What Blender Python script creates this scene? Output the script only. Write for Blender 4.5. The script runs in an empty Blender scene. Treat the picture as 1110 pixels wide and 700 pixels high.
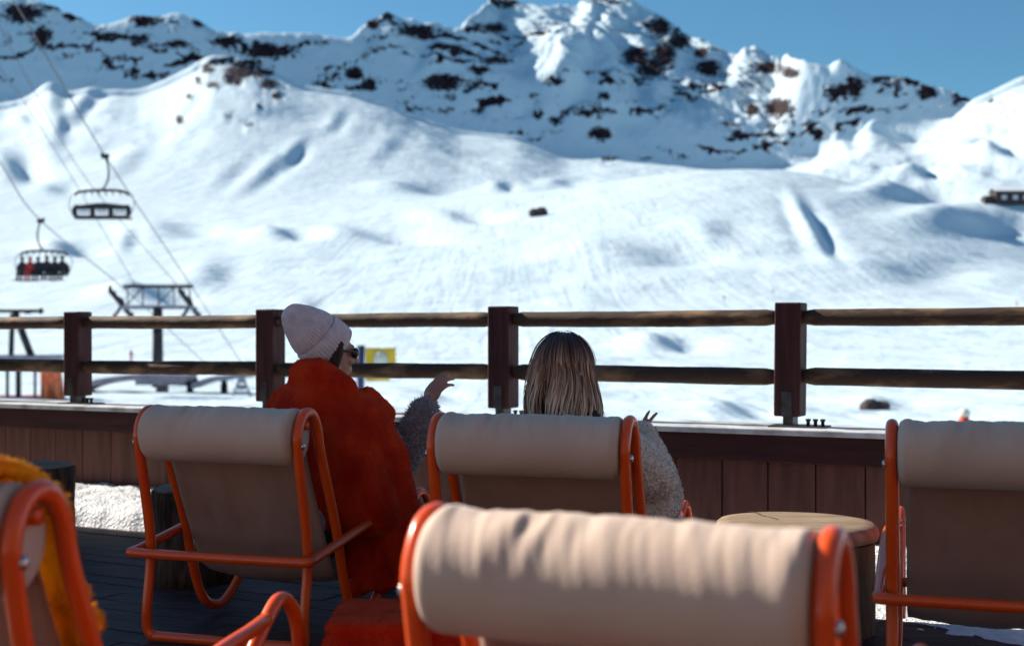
import bpy, bmesh, math, random
import numpy as np
from mathutils import Vector, Matrix
random.seed(7)
R = math.radians
scene = bpy.context.scene
COL = scene.collection
F = 1400.0            # focal length of the photograph in its own pixels (1110 wide)
CX, HY, EYE = 555.0, 366.0, 1.06

def W(px, py, Y):     # where a thing seen at px,py stands when it is Y metres away
    return Vector(((px - CX) / F * Y, Y, EYE - (py - HY) / F * Y))

# ------------------------------------------------------------------ helpers
def tag(o, label=None, cat=None, group=None, kind=None):
    if label: o['label'] = label
    if cat: o['category'] = cat
    if group: o['group'] = group
    if kind: o['kind'] = kind
    return o

def empty(name, loc=(0, 0, 0), rz=0.0):
    o = bpy.data.objects.new(name, None)
    o.empty_display_size = 0.1
    o.location = loc
    o.rotation_euler = (0, 0, rz)
    COL.objects.link(o)
    return o

def copy_tree(o, parent=None):
    c = o.copy()
    COL.objects.link(c)
    if parent: c.parent = parent
    for ch in [x for x in o.children]:
        copy_tree(ch, c)
    return c

def catmull(pts, n=8, closed=False):
    P = [Vector(p) for p in pts]
    out = []
    m = len(P)
    rng = range(m if closed else m - 1)
    for i in rng:
        if closed:
            a, b, c, d = P[(i - 1) % m], P[i], P[(i + 1) % m], P[(i + 2) % m]
        else:
            b, c = P[i], P[i + 1]
            a = P[i - 1] if i > 0 else b + (b - c)
            d = P[i + 2] if i + 2 < m else c + (c - b)
        for k in range(n):
            t = k / n
            out.append(0.5 * ((2 * b) + (c - a) * t + (2 * a - 5 * b + 4 * c - d) * t * t + (3 * b - a - 3 * c + d) * t ** 3))
    if not closed: out.append(P[-1])
    return out

def fillet(pts, rad=0.06, n=6, closed=False):
    """polyline with rounded corners"""
    P = [Vector(p) for p in pts]
    m = len(P)
    out = []
    for i in range(m):
        if not closed and i in (0, m - 1):
            out.append(P[i]); continue
        a, b, c = P[(i - 1) % m], P[i], P[(i + 1) % m]
        r = min(rad, (a - b).length * .45, (c - b).length * .45)
        p0 = b + (a - b).normalized() * r
        p1 = b + (c - b).normalized() * r
        for k in range(n + 1):
            t = k / n
            out.append((1 - t) ** 2 * p0 + 2 * t * (1 - t) * b + t * t * p1)
    return out

class MB:
    def __init__(self):
        self.v, self.f = [], []
    def add(self, vs, fs):
        k = len(self.v)
        self.v += [Vector(x) for x in vs]
        self.f += [tuple(i + k for i in f) for f in fs]
        return self
    def box(self, c, s, rz=0.0, rot=None, bev=0.0):
        hx, hy, hz = s[0] / 2, s[1] / 2, s[2] / 2
        M = rot if rot is not None else Matrix.Rotation(rz, 3, 'Z')
        c = Vector(c)
        if bev <= 0:
            vs = [c + M @ Vector((x * hx, y * hy, z * hz)) for x in (-1, 1) for y in (-1, 1) for z in (-1, 1)]
            fs = [(0, 1, 3, 2), (4, 6, 7, 5), (0, 4, 5, 1), (2, 3, 7, 6), (0, 2, 6, 4), (1, 5, 7, 3)]
            return self.add(vs, fs)
        bm = bmesh.new()
        bmesh.ops.create_cube(bm, size=1)
        for v in bm.verts: v.co = Vector((v.co.x * s[0], v.co.y * s[1], v.co.z * s[2]))
        bmesh.ops.bevel(bm, geom=bm.edges[:], offset=bev, segments=2, affect='EDGES', profile=.5)
        bm.verts.index_update()
        self.add([c + M @ v.co for v in bm.verts], [[v.index for v in f.verts] for f in bm.faces])
        bm.free()
        return self
    def tube(self, path, r, seg=12, closed=False, cap=True):
        P = [Vector(p) for p in path]
        n = len(P)
        rr = r if isinstance(r, (list, tuple)) else [r] * n
        k = len(self.v)
        T0 = (P[1] - P[0]).normalized()
        nrm = T0.orthogonal().normalized()
        prevT = T0
        for i in range(n):
            if closed: T = (P[(i + 1) % n] - P[i - 1]).normalized()
            elif i == 0: T = T0
            elif i == n - 1: T = (P[i] - P[i - 1]).normalized()
            else: T = (P[i + 1] - P[i - 1]).normalized()
            q = prevT.rotation_difference(T)
            nrm = (q @ nrm)
            nrm = (nrm - T * nrm.dot(T)).normalized()
            prevT = T
            bn = T.cross(nrm)
            for j in range(seg):
                a = 2 * math.pi * j / seg
                self.v.append(P[i] + rr[i] * (math.cos(a) * nrm + math.sin(a) * bn))
        rings = n if closed else n - 1
        off = 0
        if closed:   # match the seam
            best, bd = 0, 1e9
            for s_ in range(seg):
                d = (self.v[k + s_] - self.v[k + (n - 1) * seg]).length
                if d < bd: best, bd = s_, d
            off = best
        for i in range(rings):
            for j in range(seg):
                a0 = k + i * seg + j; a1 = k + i * seg + (j + 1) % seg
                if closed and i == n - 1:
                    b0 = k + (j + off) % seg; b1 = k + (j + 1 + off) % seg
                else:
                    b0 = k + (i + 1) * seg + j; b1 = k + (i + 1) * seg + (j + 1) % seg
                self.f.append((a0, a1, b1, b0))
        if cap and not closed:
            self.f.append(tuple(k + j for j in reversed(range(seg))))
            self.f.append(tuple(k + (n - 1) * seg + j for j in range(seg)))
        return self
    def lathe(self, prof, seg=32, c=(0, 0, 0), rot=None, wob=None):
        """prof: (r, z) list"""
        M = rot if rot is not None else Matrix.Identity(3)
        c = Vector(c)
        k = len(self.v)
        for (r, z) in prof:
            for j in range(seg):
                a = 2 * math.pi * j / seg
                q = r * (wob(a, z) if wob else 1)
                self.v.append(c + M @ Vector((q * math.cos(a), q * math.sin(a), z)))
        for i in range(len(prof) - 1):
            for j in range(seg):
                self.f.append((k + i * seg + j, k + i * seg + (j + 1) % seg, k + (i + 1) * seg + (j + 1) % seg, k + (i + 1) * seg + j))
        self.f.append(tuple(k + j for j in reversed(range(seg))))
        e = k + (len(prof) - 1) * seg
        self.f.append(tuple(e + j for j in range(seg)))
        return self
    def ell(self, c, r, rot=None, seg=20, rings=12):
        M = rot if rot is not None else Matrix.Identity(3)
        c = Vector(c)
        if not isinstance(r, (list, tuple)): r = (r, r, r)
        k = len(self.v)
        for i in range(rings + 1):
            t = math.pi * i / rings
            t = min(max(t, .02), math.pi - .02)
            for j in range(seg):
                a = 2 * math.pi * j / seg
                self.v.append(c + M @ Vector((r[0] * math.sin(t) * math.cos(a), r[1] * math.sin(t) * math.sin(a), -r[2] * math.cos(t))))
        for i in range(rings):
            for j in range(seg):
                self.f.append((k + i * seg + j, k + i * seg + (j + 1) % seg, k + (i + 1) * seg + (j + 1) % seg, k + (i + 1) * seg + j))
        self.f.append(tuple(k + j for j in reversed(range(seg))))
        e = k + rings * seg
        self.f.append(tuple(e + j for j in range(seg)))
        return self
    def caps(self, pts, rad, seg=14):
        """tapered limb with round ends"""
        self.tube(pts, rad, seg)
        self.ell(pts[0], rad[0], seg=seg, rings=8)
        self.ell(pts[-1], rad[-1], seg=seg, rings=8)
        return self
    def grid(self, rows, closed_u=False):
        k = len(self.v)
        n, m = len(rows), len(rows[0])
        for r in rows: self.v += [Vector(p) for p in r]
        for i in range(n - 1):
            for j in range(m if closed_u else m - 1):
                self.f.append((k + i * m + j, k + i * m + (j + 1) % m, k + (i + 1) * m + (j + 1) % m, k + (i + 1) * m + j))
        return self
    def build(self, name, mat, parent=None, smooth=True, origin=None, angle=None, solid=None):
        me = bpy.data.meshes.new(name)
        og = Vector(origin) if origin is not None else Vector((0, 0, 0))
        me.from_pydata([tuple(p - og) for p in self.v], [], self.f)
        bm = bmesh.new(); bm.from_mesh(me)
        bmesh.ops.recalc_face_normals(bm, faces=bm.faces[:])
        bm.to_mesh(me); bm.free()
        o = bpy.data.objects.new(name, me)
        COL.objects.link(o)
        if mat: me.materials.append(mat)
        if smooth:
            me.polygons.foreach_set('use_smooth', [True] * len(me.polygons))
            if angle: me.set_sharp_from_angle(angle=R(angle))
        if parent is not None: o.parent = parent
        elif origin is not None: o.location = og
        return o

def blob(mb, name, mat, voxel=.006, smooth=6, parent=None, origin=(0, 0, 0), disp=None):
    """many overlapping closed shapes fused into one continuous surface"""
    me = bpy.data.meshes.new('tmp')
    me.from_pydata([tuple(p) for p in mb.v], [], mb.f)
    bm = bmesh.new(); bm.from_mesh(me)
    bmesh.ops.recalc_face_normals(bm, faces=bm.faces[:]); bm.to_mesh(me); bm.free()
    t = bpy.data.objects.new('tmp', me)
    COL.objects.link(t)
    m = t.modifiers.new('r', 'REMESH'); m.mode = 'VOXEL'; m.voxel_size = voxel
    if smooth:
        s = t.modifiers.new('s', 'SMOOTH'); s.factor = .5; s.iterations = smooth
    dg = bpy.context.evaluated_depsgraph_get(); dg.update()
    nm = bpy.data.meshes.new_from_object(t.evaluated_get(dg))
    nm.name = name
    bpy.data.objects.remove(t)
    n = len(nm.vertices)
    co = np.empty(n * 3); nm.vertices.foreach_get('co', co); co = co.reshape(-1, 3)
    no = np.empty(n * 3); nm.vertices.foreach_get('normal', no); no = no.reshape(-1, 3)
    if disp is not None:
        co = co + no * disp(co, no)[:, None]
    co = co - np.array(origin)
    nm.vertices.foreach_set('co', co.ravel())
    nm.polygons.foreach_set('use_smooth', [True] * len(nm.polygons))
    nm.materials.clear(); nm.materials.append(mat)
    nm.update()
    o = bpy.data.objects.new(name, nm)
    COL.objects.link(o)
    if parent is not None: o.parent = parent
    else: o.location = origin
    return o

# ------------------------------------------------------------------ numpy noise
_rs = np.random.RandomState(11)
_perm = _rs.permutation(256)
_perm = np.concatenate([_perm, _perm, _perm])
_g3 = _rs.normal(size=(256, 3)); _g3 /= np.linalg.norm(_g3, axis=1)[:, None]
def noise3(x, y, z):
    x, y, z = np.broadcast_arrays(np.asarray(x, float), np.asarray(y, float), np.asarray(z, float))
    xi, yi, zi = np.floor(x).astype(int), np.floor(y).astype(int), np.floor(z).astype(int)
    xf, yf, zf = x - xi, y - yi, z - zi
    u, v, w = [t * t * t * (t * (t * 6 - 15) + 10) for t in (xf, yf, zf)]
    out = 0
    for dx in (0, 1):
        for dy in (0, 1):
            for dz in (0, 1):
                h = _perm[_perm[_perm[(xi + dx) & 255] + ((yi + dy) & 255)] + ((zi + dz) & 255)]
                g = _g3[h]
                d = g[..., 0] * (xf - dx) + g[..., 1] * (yf - dy) + g[..., 2] * (zf - dz)
                out = out + d * (u if dx else 1 - u) * (v if dy else 1 - v) * (w if dz else 1 - w)
    return out * 1.5
def fbm(x, y, z=0.0, o=4, g=.5):
    a, s, t = 1.0, 0, 0
    for k in range(o):
        s = s + a * noise3(x * 2 ** k, y * 2 ** k, z + 7.3 * k); t += a; a *= g
    return s / t
def ridged(x, y, z=0.0, o=4, g=.5):
    a, s, t = 1.0, 0, 0
    for k in range(o):
        s = s + a * (1 - 2 * np.abs(noise3(x * 2 ** k, y * 2 ** k, z + 3.1 * k))); t += a; a *= g
    return s / t

# ------------------------------------------------------------------ materials
def nodes_of(name):
    m = bpy.data.materials.new(name)
    m.use_nodes = True
    nt = m.node_tree
    b = nt.nodes['Principled BSDF']
    return m, nt, b

def setc(sock, c):
    sock.default_value = (c[0], c[1], c[2], 1.0)

def mat(name, c1, c2=None, scale=8.0, stretch=(1, 1, 1), rough=.6, bump=0.0, bscale=None, bdist=.01, detail=6.0,
        lo=.35, hi=.65, sheen=0.0, coat=0.0, metal=0.0, spec=.5, transl=0.0, sheen_tint=None):
    m, nt, b = nodes_of(name)
    N, L = nt.nodes, nt.links
    b.inputs['Roughness'].default_value = rough
    b.inputs['Metallic'].default_value = metal
    b.inputs['Specular IOR Level'].default_value = spec
    if coat:
        b.inputs['Coat Weight'].default_value = coat
        b.inputs['Coat Roughness'].default_value = .12
    if sheen:
        b.inputs['Sheen Weight'].default_value = sheen
        b.inputs['Sheen Roughness'].default_value = .45
        if sheen_tint: setc(b.inputs['Sheen Tint'], sheen_tint)
    tc = N.new('ShaderNodeTexCoord'); mp = N.new('ShaderNodeMapping')
    mp.inputs['Scale'].default_value = stretch
    L.new(tc.outputs['Object'], mp.inputs['Vector'])
    oi = N.new('ShaderNodeObjectInfo')
    vm = N.new('ShaderNodeVectorMath'); vm.operation = 'SCALE'; vm.inputs[0].default_value = (13.0, 7.0, 3.0)
    L.new(oi.outputs['Random'], vm.inputs['Scale'])
    L.new(vm.outputs[0], mp.inputs['Location'])
    nz = N.new('ShaderNodeTexNoise'); nz.inputs['Scale'].default_value = scale; nz.inputs['Detail'].default_value = detail
    L.new(mp.outputs['Vector'], nz.inputs['Vector'])
    rp = N.new('ShaderNodeValToRGB')
    rp.color_ramp.elements[0].position = lo; rp.color_ramp.elements[1].position = hi
    c2 = c2 or c1
    rp.color_ramp.elements[0].color = (*c1, 1); rp.color_ramp.elements[1].color = (*c2, 1)
    L.new(nz.outputs['Fac'], rp.inputs['Fac'])
    L.new(rp.outputs['Color'], b.inputs['Base Color'])
    bp = None
    if bump:
        nb = N.new('ShaderNodeTexNoise'); nb.inputs['Scale'].default_value = bscale or scale * 4; nb.inputs['Detail'].default_value = 5
        L.new(mp.outputs['Vector'], nb.inputs['Vector'])
        bp = N.new('ShaderNodeBump'); bp.inputs['Strength'].default_value = bump; bp.inputs['Distance'].default_value = bdist
        L.new(nb.outputs['Fac'], bp.inputs['Height']); L.new(bp.outputs['Normal'], b.inputs['Normal'])
    if transl:
        tr = N.new('ShaderNodeBsdfTranslucent'); mx = N.new('ShaderNodeMixShader'); mx.inputs[0].default_value = transl
        out = N['Material Output']
        L.new(rp.outputs['Color'], tr.inputs['Color'])
        if bp: L.new(bp.outputs['Normal'], tr.inputs['Normal'])
        L.new(b.outputs[0], mx.inputs[1]); L.new(tr.outputs[0], mx.inputs[2]); L.new(mx.outputs[0], out.inputs['Surface'])
    return m

M = {}
M['tube'] = mat('orange_lacquer', (.86, .085, .006), (.92, .105, .008), 6, rough=.3, coat=.25, bump=.08, bscale=60, bdist=.002)
M['canvas'] = mat('taupe_canvas', (.46, .27, .205), (.54, .325, .25), 5, (1, 1, 1), rough=.85, bump=.35, bscale=260, bdist=.002, sheen=.15, transl=.32)
M['roll'] = mat('taupe_cushion', (.60, .435, .335), (.68, .505, .40), 5, rough=.8, bump=.3, bscale=240, bdist=.002, sheen=.2)
M['steel'] = mat('glint_steel', (.6, .6, .6), (.5, .5, .5), 20, rough=.3, metal=1.0)  # shiny metal of the studs that replace a tube highlight
M['darksteel'] = mat('dark_steel', (.05, .045, .05), (.09, .08, .08), 18, rough=.5, metal=.6)
M['rust_wool'] = mat('rust_orange_wool', (.52, .016, .007), (.72, .045, .010), 9, rough=.95, spec=.1, bump=.9, bscale=170, bdist=.006, sheen=.12, sheen_tint=(1, .42, .15))
M['gold_wool'] = mat('amber_orange_wool', (.92, .36, .02), (.98, .56, .06), 9, rough=.95, spec=.1, transl=.5, bump=.9, bscale=150, bdist=.006, sheen=.6, sheen_tint=(1, .6, .2))
M['postwood'] = mat('dark_post_wood', (.045, .014, .015), (.085, .028, .026), 5, (6, 6, .6), rough=.7, spec=.25, bump=.5, bscale=12, bdist=.006)
M['boards'] = mat('stained_board', (.105, .044, .034), (.17, .072, .054), 4, (5, 5, .5), rough=.7, spec=.25, bump=.4, bscale=10, bdist=.004)
M['fascia'] = mat('dark_beam_wood', (.042, .014, .015), (.075, .026, .026), 4, (.6, .6, 6), rough=.7, spec=.25, bump=.4, bscale=10, bdist=.004)
M['cap'] = mat('frosted_cap_plank', (.30, .265, .23), (.74, .75, .77), 5, (1, 1, 1), rough=.55, lo=.34, hi=.56, bump=.4, bscale=24, bdist=.006)
M['rail'] = mat('weathered_rail_log', (.055, .026, .014), (.46, .27, .13), 12, (.35, 1, 1), rough=.75, lo=.48, hi=.86, bump=.7, bscale=22, bdist=.01)
M['deck'] = mat('wet_deck_board', (.036, .015, .017), (.09, .044, .042), 4, (.6, 7, 7), rough=.6, spec=.2, bump=.55, bscale=9, bdist=.006)
M['bark'] = mat('stump_bark', (.035, .019, .014), (.13, .075, .050), 6, (5, 5, .8), spec=.15, rough=.85, bump=1.0, bscale=7, bdist=.02)
M['stumptop'] = mat('cut_stump_top', (.16, .105, .085), (.28, .20, .15), 7, spec=.1, rough=.8, bump=.4, bscale=30, bdist=.004)
M['tabletop'] = mat('pale_table_wood', (.25, .175, .115), (.37, .275, .19), 5, (1, 6, 1), rough=.8, spec=.08, bump=.3, bscale=14, bdist=.004)
M['tablebody'] = mat('dark_table_trunk', (.085, .055, .034), (.17, .115, .07), 5, (5, 5, .7), spec=.15, rough=.8, bump=.8, bscale=8, bdist=.012)
M['skin'] = mat('skin', (.50, .25, .18), (.56, .30, .22), 14, rough=.5, bump=.15, bscale=180, bdist=.002)
M['skin_tan'] = mat('tanned_skin', (.46, .19, .12), (.54, .24, .16), 14, rough=.5, bump=.2, bscale=120, bdist=.002)
M['knit'] = mat('lilac_grey_knit', (.66, .54, .57), (.78, .66, .69), 30, rough=.95, bump=.6, bscale=130, bdist=.004, sheen=.4)
M['darkhair'] = mat('dark_hair', (.022, .010, .007), (.045, .022, .014), 20, (8, 8, .8), rough=.5, spec=.2)
M['blackplastic'] = mat('black_plastic', (.012, .010, .012), (.02, .018, .02), 10, rough=.15)
M['shag'] = mat('grey_shaggy_wool', (.40, .31, .33), (.62, .50, .52), 40, rough=.95, sheen=.4)
M['fleece'] = mat('cream_fleece', (.92, .75, .61), (.97, .84, .71), 40, rough=.97, bump=1.0, bscale=110, bdist=.012, sheen=.6)
M['darkcloth'] = mat('dark_cloth', (.02, .018, .024), (.04, .036, .045), 14, rough=.9, bump=.3, bscale=90, bdist=.003)
M['liftdark'] = mat('lift_dark_metal', (.022, .018, .026), (.04, .034, .045), 3, rough=.6, metal=.3)
M['liftgrey'] = mat('lift_grey_metal', (.20, .20, .25), (.30, .30, .36), 2, rough=.5, metal=.3)
M['liftmauve'] = mat('lift_mauve_cladding', (.20, .17, .22), (.30, .26, .31), 2, rough=.6)
M['paleseat'] = mat('pale_seat_pad', (.60, .60, .64), (.70, .70, .74), 6, rough=.6)
M['redpaint'] = mat('red_paint', (.40, .03, .02), (.52, .06, .04), 4, rough=.5)
M['orangenet'] = mat('orange_netting', (.80, .16, .06), (.90, .34, .16), 3, rough=.7, transl=.3)
M['yellow'] = mat('yellow_banner', (.72, .52, .02), (.80, .60, .04), 4, rough=.6, transl=.25)
M['whitepaint'] = mat('white_print', (.75, .74, .66), (.82, .80, .72), 6, rough=.6, transl=.2)
M['cable'] = mat('steel_cable', (.08, .08, .10), (.12, .12, .15), 3, rough=.6)
M['darkrock'] = mat('dark_rock', (.035, .024, .026), (.085, .06, .06), 1.5, rough=.9, bump=.8, bscale=4, bdist=.3)
M['whitehat'] = mat('cream_hat', (.65, .60, .50), (.72, .68, .58), 9, rough=.9)
M['redcloth'] = mat('red_jacket', (.45, .03, .025), (.55, .05, .04), 6, rough=.8)
M['bluecloth'] = mat('navy_jacket', (.02, .03, .09), (.03, .05, .13), 6, rough=.8)
M['plaster'] = mat('shade_building_board', (.10, .06, .04), (.17, .10, .07), 3, (1, 1, .2), rough=.7, bump=.4, bscale=6)
M['larch'] = mat('bounce_wall_board', (.17, .09, .05), (.24, .13, .075), 3, (6, 6, .3), rough=.8, bump=.4, bscale=6)  # wall tone set for the warm light it throws on the chairs
M['snowroof'] = mat('roof_snow', (.85, .87, .90), (.88, .90, .92), 2, rough=.6, bump=.3, bscale=4, bdist=.05)

# snow that lies on the land, with rock where the land carries the 'rock' value
def snow_material():
    m, nt, b = nodes_of('mountain_snow_and_rock')
    N, L = nt.nodes, nt.links
    b.inputs['Roughness'].default_value = .65
    b.inputs['Specular IOR Level'].default_value = .06
    tc = N.new('ShaderNodeTexCoord')
    at = N.new('ShaderNodeAttribute'); at.attribute_name = 'rock'
    n1 = N.new('ShaderNodeTexNoise'); n1.inputs['Scale'].default_value = .11; n1.inputs['Detail'].default_value = 9; n1.inputs['Roughness'].default_value = .72
    L.new(tc.outputs['Object'], n1.inputs['Vector'])
    ad = N.new('ShaderNodeMath'); ad.operation = 'ADD'
    L.new(at.outputs['Fac'], ad.inputs[0]); L.new(n1.outputs['Fac'], ad.inputs[1])
    mr = N.new('ShaderNodeMapRange'); mr.inputs['From Min'].default_value = .985; mr.inputs['From Max'].default_value = 1.012
    L.new(ad.outputs[0], mr.inputs['Value'])
    n2 = N.new('ShaderNodeTexNoise'); n2.inputs['Scale'].default_value = .06; n2.inputs['Detail'].default_value = 6
    L.new(tc.outputs['Object'], n2.inputs['Vector'])
    rr = N.new('ShaderNodeValToRGB')
    rr.color_ramp.elements[0].position = .35; rr.color_ramp.elements[1].position = .7
    rr.color_ramp.elements[0].color = (.016, .008, .012, 1); rr.color_ramp.elements[1].color = (.045, .026, .030, 1)
    L.new(n2.outputs['Fac'], rr.inputs['Fac'])
    mx = N.new('ShaderNodeMix'); mx.data_type = 'RGBA'
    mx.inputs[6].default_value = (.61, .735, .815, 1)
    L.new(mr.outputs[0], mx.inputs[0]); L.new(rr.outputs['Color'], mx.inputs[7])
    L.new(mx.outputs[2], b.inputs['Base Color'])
    nb = N.new('ShaderNodeTexNoise'); nb.inputs['Scale'].default_value = .55; nb.inputs['Detail'].default_value = 6
    L.new(tc.outputs['Object'], nb.inputs['Vector'])
    b1 = N.new('ShaderNodeBump'); b1.inputs['Strength'].default_value = .6; b1.inputs['Distance'].default_value = .5
    L.new(nb.outputs['Fac'], b1.inputs['Height'])
    n3 = N.new('ShaderNodeTexNoise'); n3.inputs['Scale'].default_value = .045; n3.inputs['Detail'].default_value = 6
    L.new(tc.outputs['Object'], n3.inputs['Vector'])
    b2 = N.new('ShaderNodeBump'); b2.inputs['Strength'].default_value = .45; b2.inputs['Distance'].default_value = 6.0
    L.new(n3.outputs['Fac'], b2.inputs['Height']); L.new(b1.outputs['Normal'], b2.inputs['Normal'])
    mp = N.new('ShaderNodeMapping'); mp.inputs['Rotation'].default_value = (0, 0, .6); mp.inputs['Scale'].default_value = (.16, .011, .02)
    L.new(tc.outputs['Object'], mp.inputs['Vector'])
    n4 = N.new('ShaderNodeTexNoise'); n4.inputs['Scale'].default_value = 1.0; n4.inputs['Detail'].default_value = 4; n4.inputs['Distortion'].default_value = 1.2
    L.new(mp.outputs['Vector'], n4.inputs['Vector'])
    b3 = N.new('ShaderNodeBump'); b3.inputs['Strength'].default_value = .35; b3.inputs['Distance'].default_value = 1.6
    L.new(n4.outputs['Fac'], b3.inputs['Height']); L.new(b2.outputs['Normal'], b3.inputs['Normal'])
    L.new(b3.outputs['Normal'], b.inputs['Normal'])
    return m
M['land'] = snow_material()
M['decksnow'] = mat('crusted_deck_snow', (.74, .74, .76), (.86, .87, .88), 20, rough=.6, bump=1.0, bscale=60, bdist=.02)

# ------------------------------------------------------------------ sun and sky
SUN_EL, TH = R(30), R(28)          # the sun stands to the left, a little beyond the fence
S = Vector((-math.cos(TH) * math.cos(SUN_EL), math.sin(TH) * math.cos(SUN_EL), math.sin(SUN_EL)))
sl = bpy.data.lights.new('sun', 'SUN'); sl.energy = 5.0; sl.angle = R(.5); sl.color = (1.0, .915, .79)
so = bpy.data.objects.new('sun', sl); COL.objects.link(so)
so.rotation_euler = (-S).to_track_quat('-Z', 'Y').to_euler()
so.location = (-30, 20, 20)
w = bpy.data.worlds.new('World'); scene.world = w; w.use_nodes = True
nt = w.node_tree
sky = nt.nodes.new('ShaderNodeTexSky'); sky.sky_type = 'NISHITA'; sky.sun_disc = False
sky.sun_elevation = SUN_EL; sky.sun_rotation = math.atan2(S.x, S.y)
sky.altitude = 1200; sky.air_density = 1.0; sky.dust_density = .9; sky.ozone_density = 2.0
bg = nt.nodes['Background']; bg.inputs['Strength'].default_value = .050
tint = nt.nodes.new('ShaderNodeMix'); tint.data_type = 'RGBA'; tint.blend_type = 'MULTIPLY'; tint.inputs[0].default_value = 1
tint.inputs[7].default_value = (.77, 1.30, 1.42, 1)
nt.links.new(sky.outputs[0], tint.inputs[6]); nt.links.new(tint.outputs[2], bg.inputs['Color'])

# ------------------------------------------------------------------ camera
cam = bpy.data.cameras.new('camera'); co_ = bpy.data.objects.new('camera', cam); COL.objects.link(co_)
cam.sensor_width = 36; cam.lens = 36 * F / 1110
cam.shift_y = 16 / 1110
co_.location = (0, 0, EYE); co_.rotation_euler = (R(90), 0, 0)
cam.clip_end = 20000; cam.clip_start = .05
cam.dof.use_dof = True; cam.dof.focus_distance = 4.6; cam.dof.aperture_fstop = 2.8
scene.camera = co_
scene.view_settings.view_transform = 'Standard'; scene.view_settings.look = 'None'
scene.view_settings.exposure = 0.74; scene.view_settings.gamma = 1
scene.view_settings.use_curve_mapping = False
scene.cycles.max_bounces = 5; scene.cycles.diffuse_bounces = 1

# ------------------------------------------------------------------ the land
def curve(pts, sm=0):
    xs, ys = zip(*pts)
    g = np.arange(-360, 1480, 2.0)
    v = np.interp(g, xs, ys)
    n = int(sm / 2)
    if n:
        k = np.ones(2 * n + 1) / (2 * n + 1)
        for _ in range(2): v = np.convolve(np.pad(v, n, mode='edge'), k, mode='valid')
    return lambda p: np.interp(p, g, v)
rows = np.concatenate([np.geomspace(3, 2330, 430, endpoint=False), np.linspace(2330, 3900, 310, endpoint=False), np.linspace(3900, 7600, 20)])
uf = np.linspace(-.62, .62, 900)
azf = np.arctan(uf)
azr = np.linspace(azf[-1], 2 * math.pi + azf[0], 122)[1:-1]
az = np.concatenate([azf, azr])
front = np.abs(((az + math.pi) % (2 * math.pi)) - math.pi) <= azf[-1] + 1e-6
azn = ((az + math.pi) % (2 * math.pi)) - math.pi
uu = np.tan(np.clip(azn, azf[0], azf[-1]))
# behind the camera the profile goes round from the right edge to the left edge
back = ~front
tb = np.linspace(0, 1, back.sum())
uu[back] = uf[-1] * (1 - tb) + uf[0] * tb
PX = CX + F * uu
dist_scale = 1 / np.cos(np.clip(np.abs(azn), 0, azf[-1]))

yE = curve([(-320, 70), (-100, 100), (0, 112), (30, 104), (55, 84), (70, 98), (100, 95), (150, 97), (180, 86), (205, 72), (228, 58), (250, 60), (280, 66), (300, 78), (330, 92), (380, 98), (420, 112), (450, 124), (500, 142), (560, 147), (585, 158), (610, 172), (690, 176), (800, 190), (860, 182), (900, 164), (930, 150), (965, 148), (990, 156), (1020, 138), (1045, 116), (1060, 106), (1085, 94), (1110, 82), (1200, 60), (1430, 70)], 6)
yF = curve([(-320, 60), (-150, 20), (-60, 5), (0, -6), (20, -8), (40, -4), (60, 4), (85, 16), (105, 26), (130, 19), (150, 12), (165, 16), (190, 11), (210, 18), (232, 30), (270, 33), (330, 33), (380, 37), (395, 24), (415, 13), (430, 17), (450, 24), (480, 30), (505, 30), (518, 16), (530, 6), (555, 2), (575, 5), (600, 6), (612, 4), (625, 8), (640, 1), (655, -3), (672, 4), (695, 14), (720, 20), (740, 33), (765, 48), (800, 68), (815, 60), (840, 63), (860, 62), (880, 68), (900, 64), (912, 62), (930, 72), (945, 80), (980, 80), (1010, 88), (1030, 95), (1055, 106), (1110, 128), (1200, 120), (1430, 60)], 3)
yD = curve([(-320, 240), (0, 238), (200, 232), (400, 224), (480, 215), (560, 206), (620, 197), (680, 186), (740, 178), (790, 174), (830, 173), (870, 179), (920, 190), (980, 206), (1040, 224), (1110, 252), (1200, 280), (1430, 300)], 44)
yE0 = curve([(-320, 190), (0, 196), (60, 190), (120, 180), (240, 168), (330, 172), (420, 180), (500, 192), (600, 198), (700, 196), (830, 190), (900, 200), (960, 204), (1020, 206), (1060, 208), (1110, 206), (1430, 200)], 30)
yF0 = curve([(-320, 130), (0, 112), (100, 106), (240, 106), (400, 128), (500, 152), (580, 170), (700, 182), (820, 186), (880, 172), (960, 150), (1050, 128), (1110, 124), (1430, 110)], 20)
yM = curve([(-320, 70), (0, 6), (60, 18), (130, 32), (230, 44), (380, 48), (440, 58), (500, 62), (560, 70), (610, 78), (650, 88), (690, 110), (740, 132), (800, 150), (850, 150), (880, 110), (930, 92), (1010, 100), (1055, 114), (1110, 126), (1430, 90)], 10)
right = np.clip((PX - 520) / 120, 0, 1)
def zof(y, Y): return EYE - (y - HY) / F * Y
FOOT = 2600.0
zF0 = zof(yF0(PX), FOOT)
SL = np.interp(PX, [-320, 820, 900, 1430], [1.36, 1.36, 1.75, 1.75])
cM = (HY - yM(PX)) / F
YM = (EYE - zF0 + SL * FOOT) / (SL - cM)
zM = zof(yM(PX), YM)
sU = np.interp(PX, [-320, 380, 460, 540, 840, 880, 1430], [1.36, 1.36, .75, .46, .48, 1.9, 1.9])
YC = (EYE - zM + sU * YM) / (sU - (HY - yF(PX)) / F)
YC = np.maximum(YC, YM + 12)
zC = zof(yF(PX), YC)
one = np.ones_like(PX)
CY = np.array([3 * one, 14 * one, 30 * one, 60 * one, 100 * one, 220 * one, 420 * one, 1000 * one, 1220 * one, 1450 * one, 2000 * one, 2350 * one, 2470 * one, FOOT * one, YM, YC, YC + 450, 7600 * one])
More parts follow.
